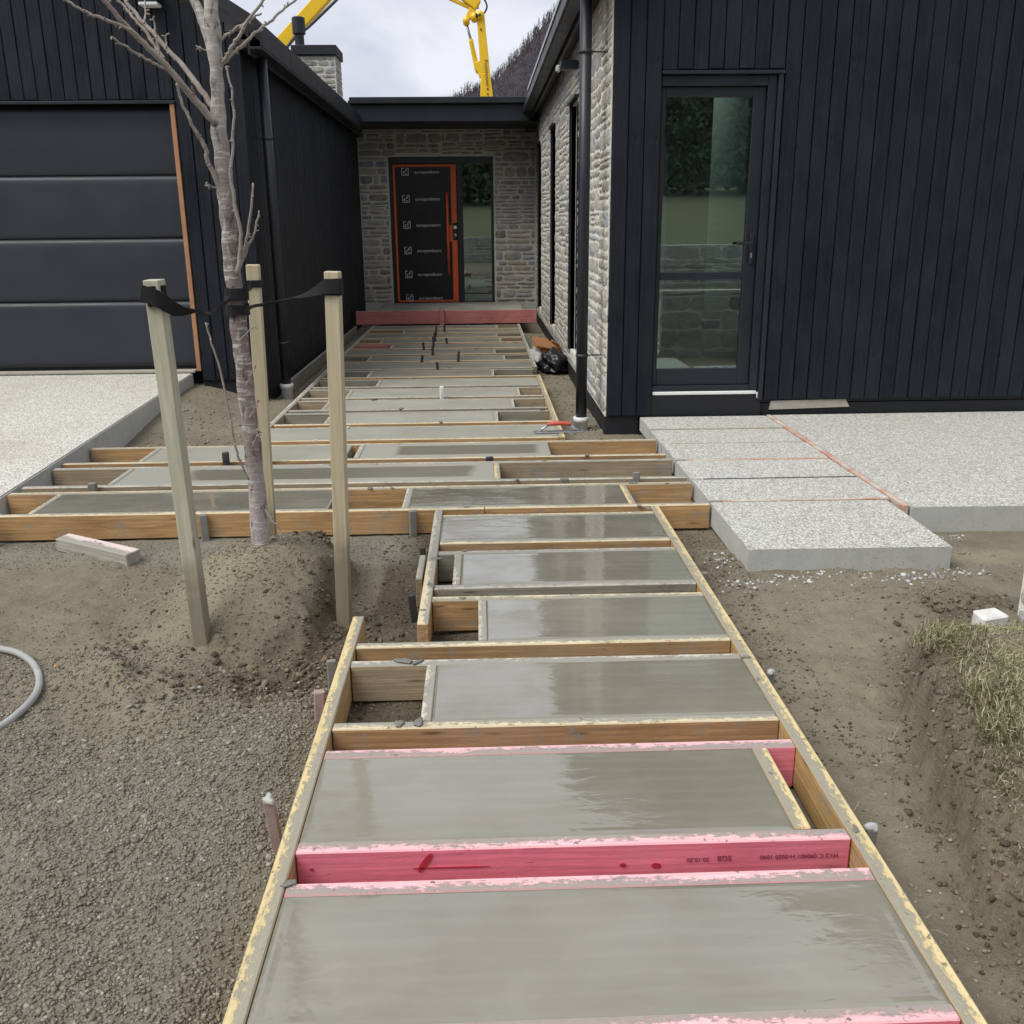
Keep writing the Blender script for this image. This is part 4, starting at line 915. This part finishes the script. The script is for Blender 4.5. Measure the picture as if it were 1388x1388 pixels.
# ------------------------------------------------------------------ stakes and ties
def stake(base, top, w, rotz, mat, label, point=False):
    base, top = Vector(base), Vector(top); d = top-base; L = d.length; bm = bmesh.new()
    box_bm(bm, -w/2, w/2, -w/2, w/2, -.25, L, .003)
    bmesh.ops.bisect_plane(bm, geom=bm.verts[:]+bm.edges[:]+bm.faces[:], plane_co=(0, 0, .5), plane_no=(0, 0, 1))
    if point:
        for v in bm.verts:
            if v.co.z < .01: v.co.x *= .5; v.co.y *= .5
    o = bm_obj('tree_stake', bm, mat, None, base); q = d.to_track_quat('Z', 'Y'); o.rotation_mode = 'QUATERNION'; o.rotation_quaternion = q @ Matrix.Rotation(rotz, 4, 'Z').to_quaternion()
    tag(o, label, 'stake', 'stakes round the tree'); return o
S1b, S1t = Vector((-1.135, 3.53, -.06)), Vector((-1.155, 3.5, 1.325)); S2b, S2t = Vector((-.612, 3.82, -.09)), Vector((-.572, 3.82, 1.333)); S3b, S3t = Vector((-1.03, 4.36, -.1)), Vector((-1.0, 4.36, 1.342))
stake(S1b, S1t, .058, R_(28), 'stake_green', 'greenish square stake leaning left of the tree, nearest the garage door')
stake(S2b, S2t, .057, R_(-4), 'stake_tan', 'yellowish timber stake right of the tree, beside the path')
stake(S3b, S3t, .056, R_(5), 'stake_tan', 'pale stake standing half hidden right behind the trunk')
def ribbon(pts, wid, twist, th=.004):
    P = smooth_path(pts, 6); n = len(P); W = np.interp(np.linspace(0, 1, n), np.linspace(0, 1, len(wid)), wid); TW = np.interp(np.linspace(0, 1, n), np.linspace(0, 1, len(twist)), twist); V = []; F = []
    for i, p in enumerate(P):
        d = (P[min(i+1, n-1)]-P[max(i-1, 0)]).normalized(); up = Vector((0, 0, 1)); up = (up-d*up.dot(d)).normalized(); sd_ = d.cross(up); a = up*math.cos(TW[i])+sd_*math.sin(TW[i]); b = d.cross(a)
        for s, t in ((1, 1), (1, -1), (-1, -1), (-1, 1)): V.append(p+a*(s*W[i]/2)+b*(t*th/2)+Vector((0, 0, random.uniform(-.002, .002))))
    for i in range(n-1):
        for k in range(4): F.append((i*4+k, i*4+(k+1) % 4, (i+1)*4+(k+1) % 4, (i+1)*4+k))
    F += [(3, 2, 1, 0), tuple((n-1)*4+k for k in range(4))]; return V, F
def sleeve(c, r, z0, z1, n, rot=0., sq=True):
    V = []; F = []
    for z in (z0, z1):
        for rr in (r, r+.005):
            for k in range(n):
                t = 2*math.pi*k/n+rot; V.append((c.x+rr*math.cos(t), c.y+rr*math.sin(t), z+random.uniform(-.004, .004)))
    for k in range(n):
        j = (k+1) % n; F += [(n+k, n+j, 3*n+j, 3*n+k), (k, 2*n+k, 2*n+j, j), (k, j, n+j, n+k), (2*n+k, 3*n+k, 3*n+j, 2*n+j)]
    return V, F
def tie(parts, label):
    V = []; F = []
    for v, f in parts: b = len(V); V += list(v); F += [tuple(b+k for k in q) for q in f]
    o = mesh('tree_tie', V, F, 'webbing'); tag(o, label, 'tree tie', 'straps holding the tree')
tc0 = tp(321, 400)
tie([sleeve(S1t, .0415, 1.235, 1.305, 4, R_(28+45)), ribbon([S1t+Vector((-.035, -.045, -.045)), S1t+Vector((.02, -.05, -.062)), S1t+Vector((.075, -.02, -.105)), S1t+Vector((.12, .06, -.118)), (-1.03, 3.72, 1.185), (-1.0, 3.88, 1.225), tc0+Vector((-.045, -.02, -.01))], [.062, .058, .045, .022, .016, .014, .022], [0, .1, .4, 1.2, 2.4, 3.4, 3.2]), sleeve(tc0, .0445, 1.215, 1.262, 14)], 'frayed black webbing strap from the greenish left stake to the trunk')
tie([sleeve(S2t, .0412, 1.245, 1.305, 4, R_(-4+45)), ribbon([S2t+Vector((.028, -.038, -.055)), S2t+Vector((-.03, -.035, -.058)), S2t+Vector((-.1, .02, -.085)), (-.80, 3.93, 1.215), (-.93, 3.99, 1.19), tc0+Vector((.03, -.035, -.07))], [.056, .052, .03, .014, .012, .02], [0, .1, .5, 2.0, 3.2, 3.1]), sleeve(tc0+Vector((-.002, .001, 0)), .0448, 1.155, 1.195, 14)], 'taut black webbing strap from the trunk to the right stake beside the path')
tie([sleeve(S3t, .041, 1.245, 1.275, 4, R_(50)), ribbon([S3t+Vector((0, -.04, -.08)), (-1.0, 4.2, 1.235), tc0+Vector((.0, .046, 0))], [.03, .012, .02], [0, 1.5, 3.1])], 'short black tie wrapped round the stake behind the trunk')

# ------------------------------------------------------------------ loose things on site
def rebased(o, loc): return o
bm = bmesh.new(); box_bm(bm, -.26, .26, -.045, .045, 0, .07, .004, .002)
oc = bm_obj('timber_offcut', bm, 'timber_offcut', None, (-2.0, 4.72, float(height(-2.0, 4.72))-.008), (R_(3), R_(1), R_(-29))); tag(oc, 'short pale timber offcut lying on soil left of the tree', 'timber offcut')
hp = [(-2.9, 3.45), (-2.4, 3.58), (-1.98, 3.55), (-1.79, 3.45), (-1.65, 3.23), (-1.62, 3.03), (-1.70, 2.86), (-1.95, 2.72), (-2.4, 2.65)]
ho = tube('hose', [(x, y, float(height(x, y))+.014) for x, y in hp], .0135, 'hose_grey', None, 12, 6); tag(ho, 'grey plastic conduit looping on the soil at the left edge', 'hose')
cp = box('wood_chip', -1.655, -1.60, 3.36, 3.385, -.115, -.098, 'orange_chip', None, .002); cp.rotation_euler = (0, .2, .6); tag(cp, 'small orange wood chip beside the grey conduit', 'wood chip')
# hand float on the courtyard slab
hf = empty('hand_float'); tag(hf, 'steel hand float with red handle lying at the courtyard path edge', 'hand float')
bm = bmesh.new(); box_bm(bm, -.19, .19, -.045, .045, 0, .006, .002); bm_obj('blade', bm, 'steel', hf, (.57, 7.02, .004), (0, 0, .05))
for s in (-1, 1): tube('bracket', [(.57+s*.16, 7.02, .008), (.57+s*.12, 7.02, .03), (.57+s*.075, 7.02, .062)], .009, 'steel', hf, 8)
tube('grip', [(.48, 7.02, .060), (.53, 7.02, .068), (.61, 7.02, .068), (.66, 7.02, .060)], [.013, .016, .016, .013], 'red_grip', hf, 10, 3)
# cardboard carton and black bag by the stone wall
cbx = empty('cardboard_box'); tag(cbx, 'crumpled brown cardboard box by the foot of the stone wall', 'box')
bm = bmesh.new(); box_bm(bm, -.12, .12, -.13, .13, 0, .24, .01, .02); bm_obj('carton', bm, 'cardboard', cbx, (.76, 11.75, -.12), (.15, .2, .5))
bm = bmesh.new(); box_bm(bm, -.12, .12, -.1, .1, 0, .012, .003, .01); bm_obj('flap', bm, 'cardboard', cbx, (.74, 11.64, .12), (.6, .2, .5)); bm = bmesh.new(); box_bm(bm, -.05, .05, -.1, .1, 0, .012, .003, .01); bm_obj('flap', bm, 'cardboard', cbx, (.90, 11.72, .09), (.1, .9, .4))
def lump(name, loc, r, mat, sq, label, cat, amp=.16, sub=4):
    bm = bmesh.new(); bmesh.ops.create_icosphere(bm, subdivisions=sub, radius=1)
    for v in bm.verts:
        c = v.co; f = 1+amp*math.sin(c.x*5.1+1)*math.sin(c.y*4.3)+amp*.7*math.sin(c.z*9+c.x*6)+amp*.5*math.sin(c.y*14+c.z*5)
        v.co = Vector((c.x*r[0]*f, c.y*r[1]*f, max(-.3, c.z)*r[2]*f))
    o = bm_obj(name, bm, mat, None, loc, None, True); tag(o, label, cat); return o
lump('rubbish_bag', (.84, 11.15, -.08), (.17, .24, .17), 'plastic_black', 1, 'glossy black plastic bag slumped before the cardboard box', 'bag')
lump('cement_bag', (.66, 11.75, -.10), (.10, .45, .16), 'cement_blob', 1, 'dusty grey cement bag lying between path edge and cardboard box', 'bag', .12)
# block and stone pillar by the bank
bk = bm_obj('concrete_block', (lambda b: (box_bm(b, -.05, .05, -.04, .04, 0, .085, .006, .006), b)[1])(bmesh.new()), 'block_white', None, (1.955, 3.36, float(height(1.955, 3.36))-.012), (.1, -.05, .15)); tag(bk, 'small white concrete block in the grass by the low stone wall', 'block')
pil = multi('stone_wall', [(2.185, 5.2, 3.43, 3.56, -.3, .72)], 'mortar'); tag(pil, 'rough low stone wall cut by the right edge above the grass bank', 'wall')
it = lay(2.185, 5.2, -.12, .72, [], 1.9, 21); place_stones(pil, it, lambda u, z: (Vector((u, 3.427, z)), rotY), 300)
it = lay(3.43, 3.56, -.12, .72, [], 1.9, 22); place_stones(pil, it, lambda u, z: (Vector((2.182, u, z)), rotX), 300)
it = lay(2.185, 5.2, -.12, .72, [], 1.9, 23); place_stones(pil, it, lambda u, z: (Vector((u, 3.563, z)), Matrix(((-1, 0, 0), (0, 0, 1), (0, 1, 0)))), 300)

# ------------------------------------------------------------------ loose stones, clods, crumbs (uncountable)
ico = bmesh.new(); bmesh.ops.create_icosphere(ico, subdivisions=1, radius=1); IV = np.array([v.co[:] for v in ico.verts]); IF = np.array([[v.index for v in f.verts] for f in ico.faces]); ico.free()
OV = np.array([(1, 0, 0), (-1, 0, 0), (0, 1, 0), (0, -1, 0), (0, 0, 1), (0, 0, -1)], float); OF = np.array([(0, 2, 4), (2, 1, 4), (1, 3, 4), (3, 0, 4), (2, 0, 5), (1, 2, 5), (3, 1, 5), (0, 3, 5)])
def scatter(name, n, xr, yr, size, mat, dens=None, sq=.65, sink=.3, label='', cat='', pw=2.2, zoff=0., octa=False):
    IV_, IF_ = (OV*1.15, OF) if octa else (IV, IF); m_ = len(IV_)
    x = np.random.uniform(*xr, n); y = np.random.uniform(*yr, n)
    if dens is not None: k = np.random.rand(n) < dens(x, y); x, y = x[k], y[k]
    n = len(x); s = size[0]+(size[1]-size[0])*np.random.rand(n)**pw; z = height(x, y)+s*sq*(1-2*sink)*.6+zoff
    ax = np.random.rand(n, 3)*.7+.65; ax[:, 2] *= sq
    th = np.random.rand(n)*6.28; jit = 1+.62*(np.random.rand(n, m_, 1)-.5)
    P = IV_[None]*jit*(ax*s[:, None])[:, None, :]; c, si = np.cos(th)[:, None], np.sin(th)[:, None]
    tl = np.random.uniform(-.5, .5, n)[:, None]; P = np.stack([P[..., 0], P[..., 1]*np.cos(tl)-P[..., 2]*np.sin(tl), P[..., 1]*np.sin(tl)+P[..., 2]*np.cos(tl)], -1)
    X = P[..., 0]*c-P[..., 1]*si+x[:, None]; Y = P[..., 0]*si+P[..., 1]*c+y[:, None]; Z = P[..., 2]+z[:, None]
    V = np.stack([X, Y, Z], -1).reshape(-1, 3); F = (IF_[None]+m_*np.arange(n)[:, None, None]).reshape(-1, 3)
    o = quick(name, V, F, mat); tag(o, label, cat, kind='stuff'); return o
onpath = lambda x, y: ((x > -.545) & (x < .975) & (y < 5.03)) | ((y > 5.03) & (y < 6.8))
scatter('gravel', 120000, (-2.0, -.54), (1.1, 3.5), (.0016, .0070), 'pebble', lambda x, y: (1-.75*sstep(y, 2.5, 3.3))*(.45+.55*sstep(fbm(x*3, y*3, 3), -.2, .15)), label='loose gravelly soil lumps left of the near path', cat='gravel', pw=1.6, octa=True)
scatter('gravel', 9000, (-2.0, -.54), (1.1, 3.4), (.003, .012), 'pebble', lambda x, y: sstep(fbm(x*2.2+8, y*2.2, 3), -.1, .2), label='scattered larger stones left of the near path', cat='gravel', pw=3)
scatter('gravel', 60000, (-3.2, -.3), (3.0, 5.02), (.0018, .0062), 'pebble', lambda x, y: (~onpath(x, y))*np.clip((.3+.7*sstep(y, 4.3, 4.8))*sstep(fbm(x*2.5+4, y*2.5, 3), -.25, .2)+.7*gs(x, y, -1., 3.9, .35, .45), 0, 1), label='fine stones on the soil around the tree', cat='gravel', octa=True)
scatter('gravel', 17000, (.98, 2.6), (1.0, 4.9), (.0015, .008), 'pebble', lambda x, y: .3+.7*sstep(fbm(x*3+9, y*3, 3), -.1, .2), label='fine stones on the trench floor right of the path', cat='gravel', pw=3)
scatter('gravel', 9000, (-2.9, 1.0), (6.8, 15.4), (.004, .016), 'pebble', lambda x, y: ((x < -1.7) | (x > .61))*1., label='stony fill along both sides of the courtyard path', cat='gravel')
scatter('soil_clods', 15000, (-1.7, -.3), (2.9, 4.7), (.002, .014), 'clod', lambda x, y: np.clip(1.1*gs(x, y, -.80, 3.2, .3, .16)+.9*gs(x, y, -.62, 3.6, .13, .28)+.8*gs(x, y, -.82, 4.4, .14, .1)+.4*gs(x, y, -1.45, 3.5, .12, .3)+.3*gs(x, y, -.4, 3.6, .25, .25), 0, 1), sq=.8, label='dark crumbly clods at the foot of the tree mound', cat='soil clods', pw=4)
scatter('soil_clods', 16000, (1.1, 2.3), (1.0, 3.9), (.0015, .011), 'clod', lambda x, y: np.clip(np.exp(-((x-bank_x(y)-.03)/.10)**2)+.8*gs(x, y, 2.0, 3.72, .2, .15), 0, 1), sq=.8, label='dark soil clods along the cut grass bank', cat='soil clods', pw=4)
scatter('soil_clods', 12000, (-.54, 1.25), (2.6, 6.8), (.002, .009), 'clod', None, label='wet dark soil in the open pockets of the formwork', cat='soil clods')
scatter('concrete_crumbs', 9000, (1.0, 2.6), (4.0, 4.9), (.0012, .012), 'crumb', lambda x, y: np.clip(.9*np.exp(-((y-4.17-.05*np.sin(x*9))/.05)**2)*(x > 1.15)*(x < 2.42)+.5*np.exp(-((x-1.18)/.05)**2)*(y < 4.6)+.5*np.exp(-((y-4.80)/.05)**2)*(x > 2.25), 0, 1), label='pale concrete crumbs spilled along the front aggregate slab', cat='rubble', pw=4.5)

def broken_clods(name, spots, label):
    b2 = bmesh.new(); bmesh.ops.create_icosphere(b2, subdivisions=2, radius=1); C2 = np.array([v.co[:] for v in b2.verts]); T2 = np.array([[v.index for v in f.verts] for f in b2.faces]); b2.free()
    V = []; F = []; rg = np.random.RandomState(5); o = 0
    for cx_, cy_, rx_, ry_, n_, s0, s1 in spots:
        for _ in range(int(n_*1.5)):
            x = rg.normal(cx_, rx_); y = rg.normal(cy_, ry_)
            if onpath(np.array(x), np.array(y)) and not (x < -.3 and y > 3.57): continue
            sz = .5*(s0+(s1-s0)*rg.rand()**2.6); q = C2*(1+.55*(rg.rand(len(C2), 1)-.5)); k = rg.normal(size=3); k /= np.linalg.norm(k); q = q-np.maximum((q @ k)-.45, 0)[:, None]*k; k = rg.normal(size=3); k /= np.linalg.norm(k); q = q-np.maximum((q @ k)-.5, 0)[:, None]*k
            q = q*sz*np.array([rg.uniform(.8, 1.3), rg.uniform(.8, 1.3), rg.uniform(.6, .9)])+np.array([x, y, float(height(x, y))-sz*.05]); V.append(q); F.append(T2+o); o += len(C2)
    ob = quick(name, np.concatenate(V), np.concatenate(F), 'clod'); tag(ob, label, 'soil clods', kind='stuff')
broken_clods('soil_clods', [(-.80, 3.40, .20, .09, 130, .008, .04), (-.62, 3.75, .07, .25, 90, .008, .038), (-.78, 4.33, .10, .07, 60, .008, .035), (-.42, 3.72, .10, .12, 40, .006, .022), (-1.35, 3.3, .2, .15, 60, .005, .02)], 'broken dark earth lumps in the dug hollow below the tree')
broken_clods('soil_clods', [(1.60, 2.9, .07, .14, 90, .006, .030), (1.42, 2.4, .06, .18, 110, .006, .032), (1.30, 1.9, .07, .25, 120, .005, .028), (2.0, 3.72, .15, .09, 70, .008, .036), (1.25, 3.0, .12, .5, 60, .004, .016)], 'broken earth lumps fallen from the cut grass bank')
# grass and roots
def blades(name, n, posf, length, width, mat, label, cat, droop=.5, down=0.):
    V = []; F = []
    for i in range(n):
        x, y, z, bx_, by_ = posf(); L = random.uniform(*length); a = random.uniform(0, 6.283); dx, dy = math.cos(a)*.6+bx_, math.sin(a)*.6+by_; wv = random.uniform(*width)
        px_, py_ = -dy, dx; l = math.hypot(px_, py_)+1e-6; px_, py_ = px_/l*wv, py_/l*wv; b = len(V); dr = random.uniform(.4, 1.3)*droop
        for k in range(4):
            t = k/3; h = L*(t-dr*t*t*.6) if not down else -L*t*.9; o = L*dr*t*t*(.9 if not down else .4); ww = 1-t*.85
            cx, cy, cz = x+dx*o+(random.uniform(-.006, .006) if k else 0), y+dy*o+(random.uniform(-.006, .006) if k else 0), z+h
            V += [(cx-px_*ww, cy-py_*ww, cz), (cx+px_*ww, cy+py_*ww, cz+.0006)]
        for k in range(3): F.append((b+2*k, b+2*k+1, b+2*k+3, b+2*k+2))
    o = quick(name, V, F, mat); tag(o, label, cat, kind='stuff'); return o
def gpos():
    while True:
        y = random.uniform(1.9, 3.5); x = float(bank_x(y))+.1+random.random()**1.2*1.0
        if x > 2.75: continue
        if y > 3.25 and x < 1.85: continue
        if float(fbm(np.array(x*4), np.array(y*4), 3)) < -.10 and random.random() < .8: continue
        return x, y, float(height(x, y))-.004, -.35 if x < float(bank_x(y))+.22 else 0, 0
blades('grass', 24000, gpos, (.015, .055), (.0008, .0022), 'grass_blade', 'short green and straw coloured grass on top of the cut bank', 'grass', 1.25)
def tuft():
    c = random.choice(((1.62, 3.02, .05), (1.66, 3.06, .05), (1.55, 2.55, .06), (1.50, 2.35, .05))); return random.gauss(c[0], c[2]), random.gauss(c[1], c[2]), float(height(c[0], c[1]))-.004, -.25, 0
blades('grass', 2600, tuft, (.03, .085), (.001, .0024), 'grass_blade', 'longer grass tufts hanging over the bank edge', 'grass', .9)
def rpos():
    y = random.uniform(1.3, 3.2); x = float(bank_x(y))+random.uniform(.03, .15); return x, y, float(height(x, y))+.01, -.6, 0
blades('roots', 900, rpos, (.03, .13), (.0005, .0013), 'dry_root', 'dry roots hanging out of the cut soil face', 'roots', .7, 1.)
def spos():
    x = random.uniform(1.0, 1.5); y = random.uniform(1.2, 3.5); return x, y, float(height(x, y))+.004, 0, 0
blades('straw', 60, spos, (.03, .11), (.0006, .0014), 'dry_root', 'stray dry straws on the trench floor', 'straw', 1.6)
def mpos():
    x = random.gauss(-.85, .3); y = random.gauss(3.35, .25); return x, y, float(height(x, y))+.004, 0, 0
blades('straw', 160, mpos, (.02, .08), (.0005, .0012), 'dry_root', 'fine rootlets in the disturbed soil below the tree', 'roots', 1.6)

# ------------------------------------------------------------------ concrete pump boom behind the house
BY = 40.
def bp(u, v, Y=BY):
    r = Mc.to_3x3() @ Vector(((u-694)/1290, -(v-694)/1290, -1)); return Vector((0, 0, 1.5))+r*(Y/r.y)
pump = empty('concrete_pump_boom'); tag(pump, 'yellow folding concrete pump boom rising behind the roofs', 'pump boom')
def beam(name, p0, p1, w0, w1, mat, depth=.35, par=pump):
    p0, p1 = Vector(p0), Vector(p1); d = (p1-p0).normalized(); sd_ = Vector((0, 1, 0)); a = d.cross(sd_).normalized(); sd_ = a.cross(d).normalized(); V = []
    for p, w_ in ((p0, w0), (p1, w1)):
        for s, t in ((1, 1), (1, -1), (-1, -1), (-1, 1)): V.append(p+a*(s*w_/2)+sd_*(t*depth/2))
    F = [(0, 1, 2, 3), (7, 6, 5, 4)]+[(k, 4+k, 4+(k+1) % 4, (k+1) % 4) for k in range(4)]
    o = mesh(name, V, F, mat, par); m = o.modifiers.new('b', 'BEVEL'); m.width = .03; m.segments = 2; return o
px1 = BY*1.0/1290
beam('boom_section', bp(303, 145), bp(520, -92), .46, .50, 'boom_yellow'); beam('boom_section', bp(250, 330), bp(303, 143), .8, .7, 'boom_yellow', .5)
tube('hose', [bp(385, 60)+Vector((0, -.3, -.35)), bp(405, 35)+Vector((0, -.3, -.3)), bp(418, 27)+Vector((0, -.3, -.32)), bp(460, -15)+Vector((0, -.3, -.35))], .06, 'boom_dark', pump, 8, 4)
beam('boom_section', bp(520, -95), bp(648, 8), .45, .38, 'boom_yellow', .4)
beam('link_bar', bp(560, -25), bp(638, 11), .13, .13, 'boom_yellow', .15); beam('link_bar', bp(633, -20), bp(645, 12), .28, .28, 'boom_yellow', .25)
beam('boom_section', bp(651, 18), bp(658, 100), .29, .36, 'boom_yellow', .32); beam('boom_section', bp(658, 99.5), bp(660.5, 150), .36, .56, 'boom_yellow', .33); beam('boom_section', bp(660.5, 149), bp(662, 260), .56, .6, 'boom_yellow', .34)
for u, v, r in ((650, 22, .16), (643, 24, .14), (632, 29, .13)): tube('pivot', [bp(u, v)+Vector((0, -.25, 0)), bp(u, v)+Vector((0, .25, 0))], r, 'boom_yellow', pump, 16)
tube('pivot_pin', [bp(650, 22)+Vector((0, -.27, 0)), bp(650, 22)+Vector((0, .27, 0))], .06, 'boom_dark', pump, 12)
beam('link_bar', bp(641, 12), bp(631.5, 29.5), .26, .17, 'boom_yellow', .3); beam('link_bar', bp(640, 20), bp(650, 24), .18, .2, 'boom_yellow', .28)
tube('piston_rod', [bp(632, 31), bp(639, 57)], .05, 'steel', pump, 10); tube('cylinder', [bp(638, 54), bp(638.6, 57), bp(646.5, 93), bp(648.5, 99)], [.10, .085, .10, .085], 'boom_yellow', pump, 12)
beam('bracket', bp(647, 84), bp(655, 104), .22, .3, 'boom_yellow', .3)
tube('hose', smooth_path([bp(642, -6), bp(655, -2), bp(660, 8), bp(658, 15), bp(655, 19)], 5), .035, 'boom_dark', pump, 8); tube('hose', smooth_path([bp(641, -8), bp(645, 2), bp(648, 12)], 4), .03, 'boom_red', pump, 8)
for u, v in ((652, 41), (661, 121), (661, 128)): tube('pin', [bp(u, v)+Vector((0, -.2, 0)), bp(u, v)+Vector((0, -.12, 0))], .035, 'boom_dark', pump, 10)
stx = text_mesh('Putzmeister', .2); stx.materials.append(MT['boom_dark'])
p_ = bp(656.2, 82)+Vector((0, -.185, 0)); link('lettering', stx, None, pump, p_, (math.pi/2, R_(86), 0))
beam('pedestal', bp(250, 330)+Vector((0, 0, .2)), Vector((bp(250, 330).x, BY, -.3)), 1.4, 1.6, 'boom_dark', 1.2); beam('pedestal', bp(662, 258), Vector((bp(662, 260).x, BY, -.3)), .5, .4, 'boom_dark', .3)

# ------------------------------------------------------------------ burnt looking hillside with bare trees
ridge = [(560, 165), (600, 142), (640, 119), (667, 101), (690, 81), (716, 62), (735, 40), (757, 20), (800, -25), (900, -110), (1100, -190), (1400, -230)]
HY = 260.
rp = [bp(u, v, HY) for u, v in ridge]; rx = [p.x for p in rp]; rz = [p.z for p in rp]
hx = np.concatenate([np.linspace(rx[0]-20, rx[7]+10, 90), np.linspace(rx[7]+14, rx[-1]+60, 40)]); hy = np.linspace(140, 420, 60); HX, HYY = np.meshgrid(hx, hy)
prof = np.interp(HX, rx, rz); t = np.clip((HYY-140)/(HY-140), 0, 1.0); back = np.clip((HYY-HY)/160, 0, 1)
HZ = prof*(t**.9)*(1-.5*back)+6*fbm(HX*.05, HYY*.05, 4)*t+(1.3*fbm(HX*.5, HYY*.5, 2)); HZ = np.maximum(HZ, -1)
n0, n1 = HX.shape[1], HX.shape[0]; idx = np.arange(n0*n1).reshape(n1, n0)
hill = quick('hill', np.stack([HX, HYY, HZ], -1).reshape(-1, 3), np.stack([idx[:-1, :-1], idx[:-1, 1:], idx[1:, 1:], idx[1:, :-1]], -1).reshape(-1, 4), 'hillside', None, True); tag(hill, 'steep dark brown hillside behind the house on the right', 'hill', kind='structure')
V = []; F = []
for i in range(1500):
    x = random.uniform(rx[0], rx[8]); y = random.uniform(205, 262) if i % 3 else random.uniform(252, 262); tt = min(1, ((y-140)/(HY-140)))
    z = float(np.interp(x, rx, rz))*tt**.9+6*float(fbm(np.array(x*.05), np.array(y*.05), 4))*tt; h = random.uniform(.7, 2.4)*(1. if i % 3 else 1.3); b = len(V)
    v2, f2 = tube_data([(x, y, z-1), (x+random.uniform(-.1, .1), y, z+h*.5), (x+random.uniform(-.2, .2), y, z+h)], [.07, .08, .02], 4, False); V += v2; F += [tuple(b+k for k in f) for f in f2]
    for q in range(3):
        zz = z+h*random.uniform(.2, .8); a = random.uniform(0, 6.28); b = len(V); L = random.uniform(.3, .6)
        V += [Vector((x, y, zz)), Vector((x+math.cos(a)*L, y+math.sin(a)*L, zz+L*.6)), Vector((x, y, zz+.22)), Vector((x+math.cos(a)*L*.5, y+.05, zz+L*.55))]; F.append((b, b+1, b+2, b+3))
wd = quick('bare_trees', V, F, 'bare_wood'); tag(wd, 'thin bare trees covering the hillside skyline', 'trees', kind='stuff')

# ------------------------------------------------------------------ behind the viewer: what the glass mirrors
bh_ = mesh('hill', [(-90, -41, 2.5), (90, -41, 2.5), (90, -70, 24), (-90, -70, 26), (90, -110, 34), (-90, -110, 36)], [(1, 0, 3, 2), (2, 3, 5, 4)], None); bh_.data.materials.append(plain('backdrop_green', (.07, .085, .065), .95, .05, .6, .35)); tag(bh_, 'added unseen dark backdrop slope closing sky gaps behind the mirrored trees', 'hill', kind='structure')  # unseen slope added to hide sky between the mirrored trees
bw = multi('garden_wall', [(-14, 14, -8.5, -8.0, -.3, 1.0)], 'mortar'); tag(bw, 'low grey stone garden wall facing the house from across the yard', 'wall')
it = lay(-6, 9, -.1, 1.0, [], 2.4, 31); rotB = Matrix(((-1, 0, 0), (0, 0, 1), (0, 1, 0)))
place_stones(bw, it, lambda u, z: (Vector((u, -7.997, z)), rotB), 0)
lw = mesh('lawn', [(-60, -9, .6), (60, -9, .6), (60, -30, 2.6), (-60, -30, 2.6), (60, -58, 4.5), (-60, -58, 4.5)], [(1, 0, 3, 2), (2, 3, 5, 4)], None); lw.data.materials.append(plain('lawn_green', (.20, .205, .13), .9, .1, .3, 1.5)); tag(lw, 'sloping green lawn beyond the garden wall', 'lawn', kind='structure')
nl = 60000; cx = np.random.uniform(-45, 45, nl); cy = np.random.uniform(-40, -31, nl); base = 2.6+(-30-cy)*.07; hmax = 8+3.5*fbm(cx*.25, cy*.25, 3)*2; cz = base+np.random.rand(nl)**.8*hmax
A = np.random.normal(size=(nl, 3)); B = np.random.normal(size=(nl, 3)); A /= np.linalg.norm(A, axis=1)[:, None]; B = np.cross(A, B); B /= np.linalg.norm(B, axis=1)[:, None]; s = np.random.uniform(.10, .32, nl)[:, None]; C0 = np.stack([cx, cy, cz], -1)
V = np.stack([C0-A*s, C0-B*s*.6, C0+A*s, C0+B*s*.6], 1).reshape(-1, 3)
wood = quick('shelter_belt', V, np.arange(nl*4).reshape(-1, 4), 'leaf'); tag(wood, 'dark green shelter belt of trees far across the lawn', 'trees', kind='stuff')

# ------------------------------------------------------------------ rest every assembled thing on its own base point
def rebase(o, loc):
    loc = Vector(loc); o.location = loc
    for c in o.children: c.location = Vector(c.location)-loc
rebase(H, (0, 9.2, -.15)); rebase(tree, (-1.0, 4.03, .1)); rebase(FN, (.2, 1.5, -.14)); rebase(FT, (-.7, 5.06, -.14)); rebase(FC, (-.55, 6.85, -.14)); rebase(hf, (.57, 7.02, 0)); rebase(cbx, (.76, 11.75, -.12)); rebase(pump, (bp(250, 330).x, BY, -.3))
scene.render.engine = 'CYCLES'; scene.cycles.max_bounces = 6; scene.cycles.diffuse_bounces = 3; scene.cycles.glossy_bounces = 3; scene.cycles.caustics_reflective = False; scene.cycles.caustics_refractive = False
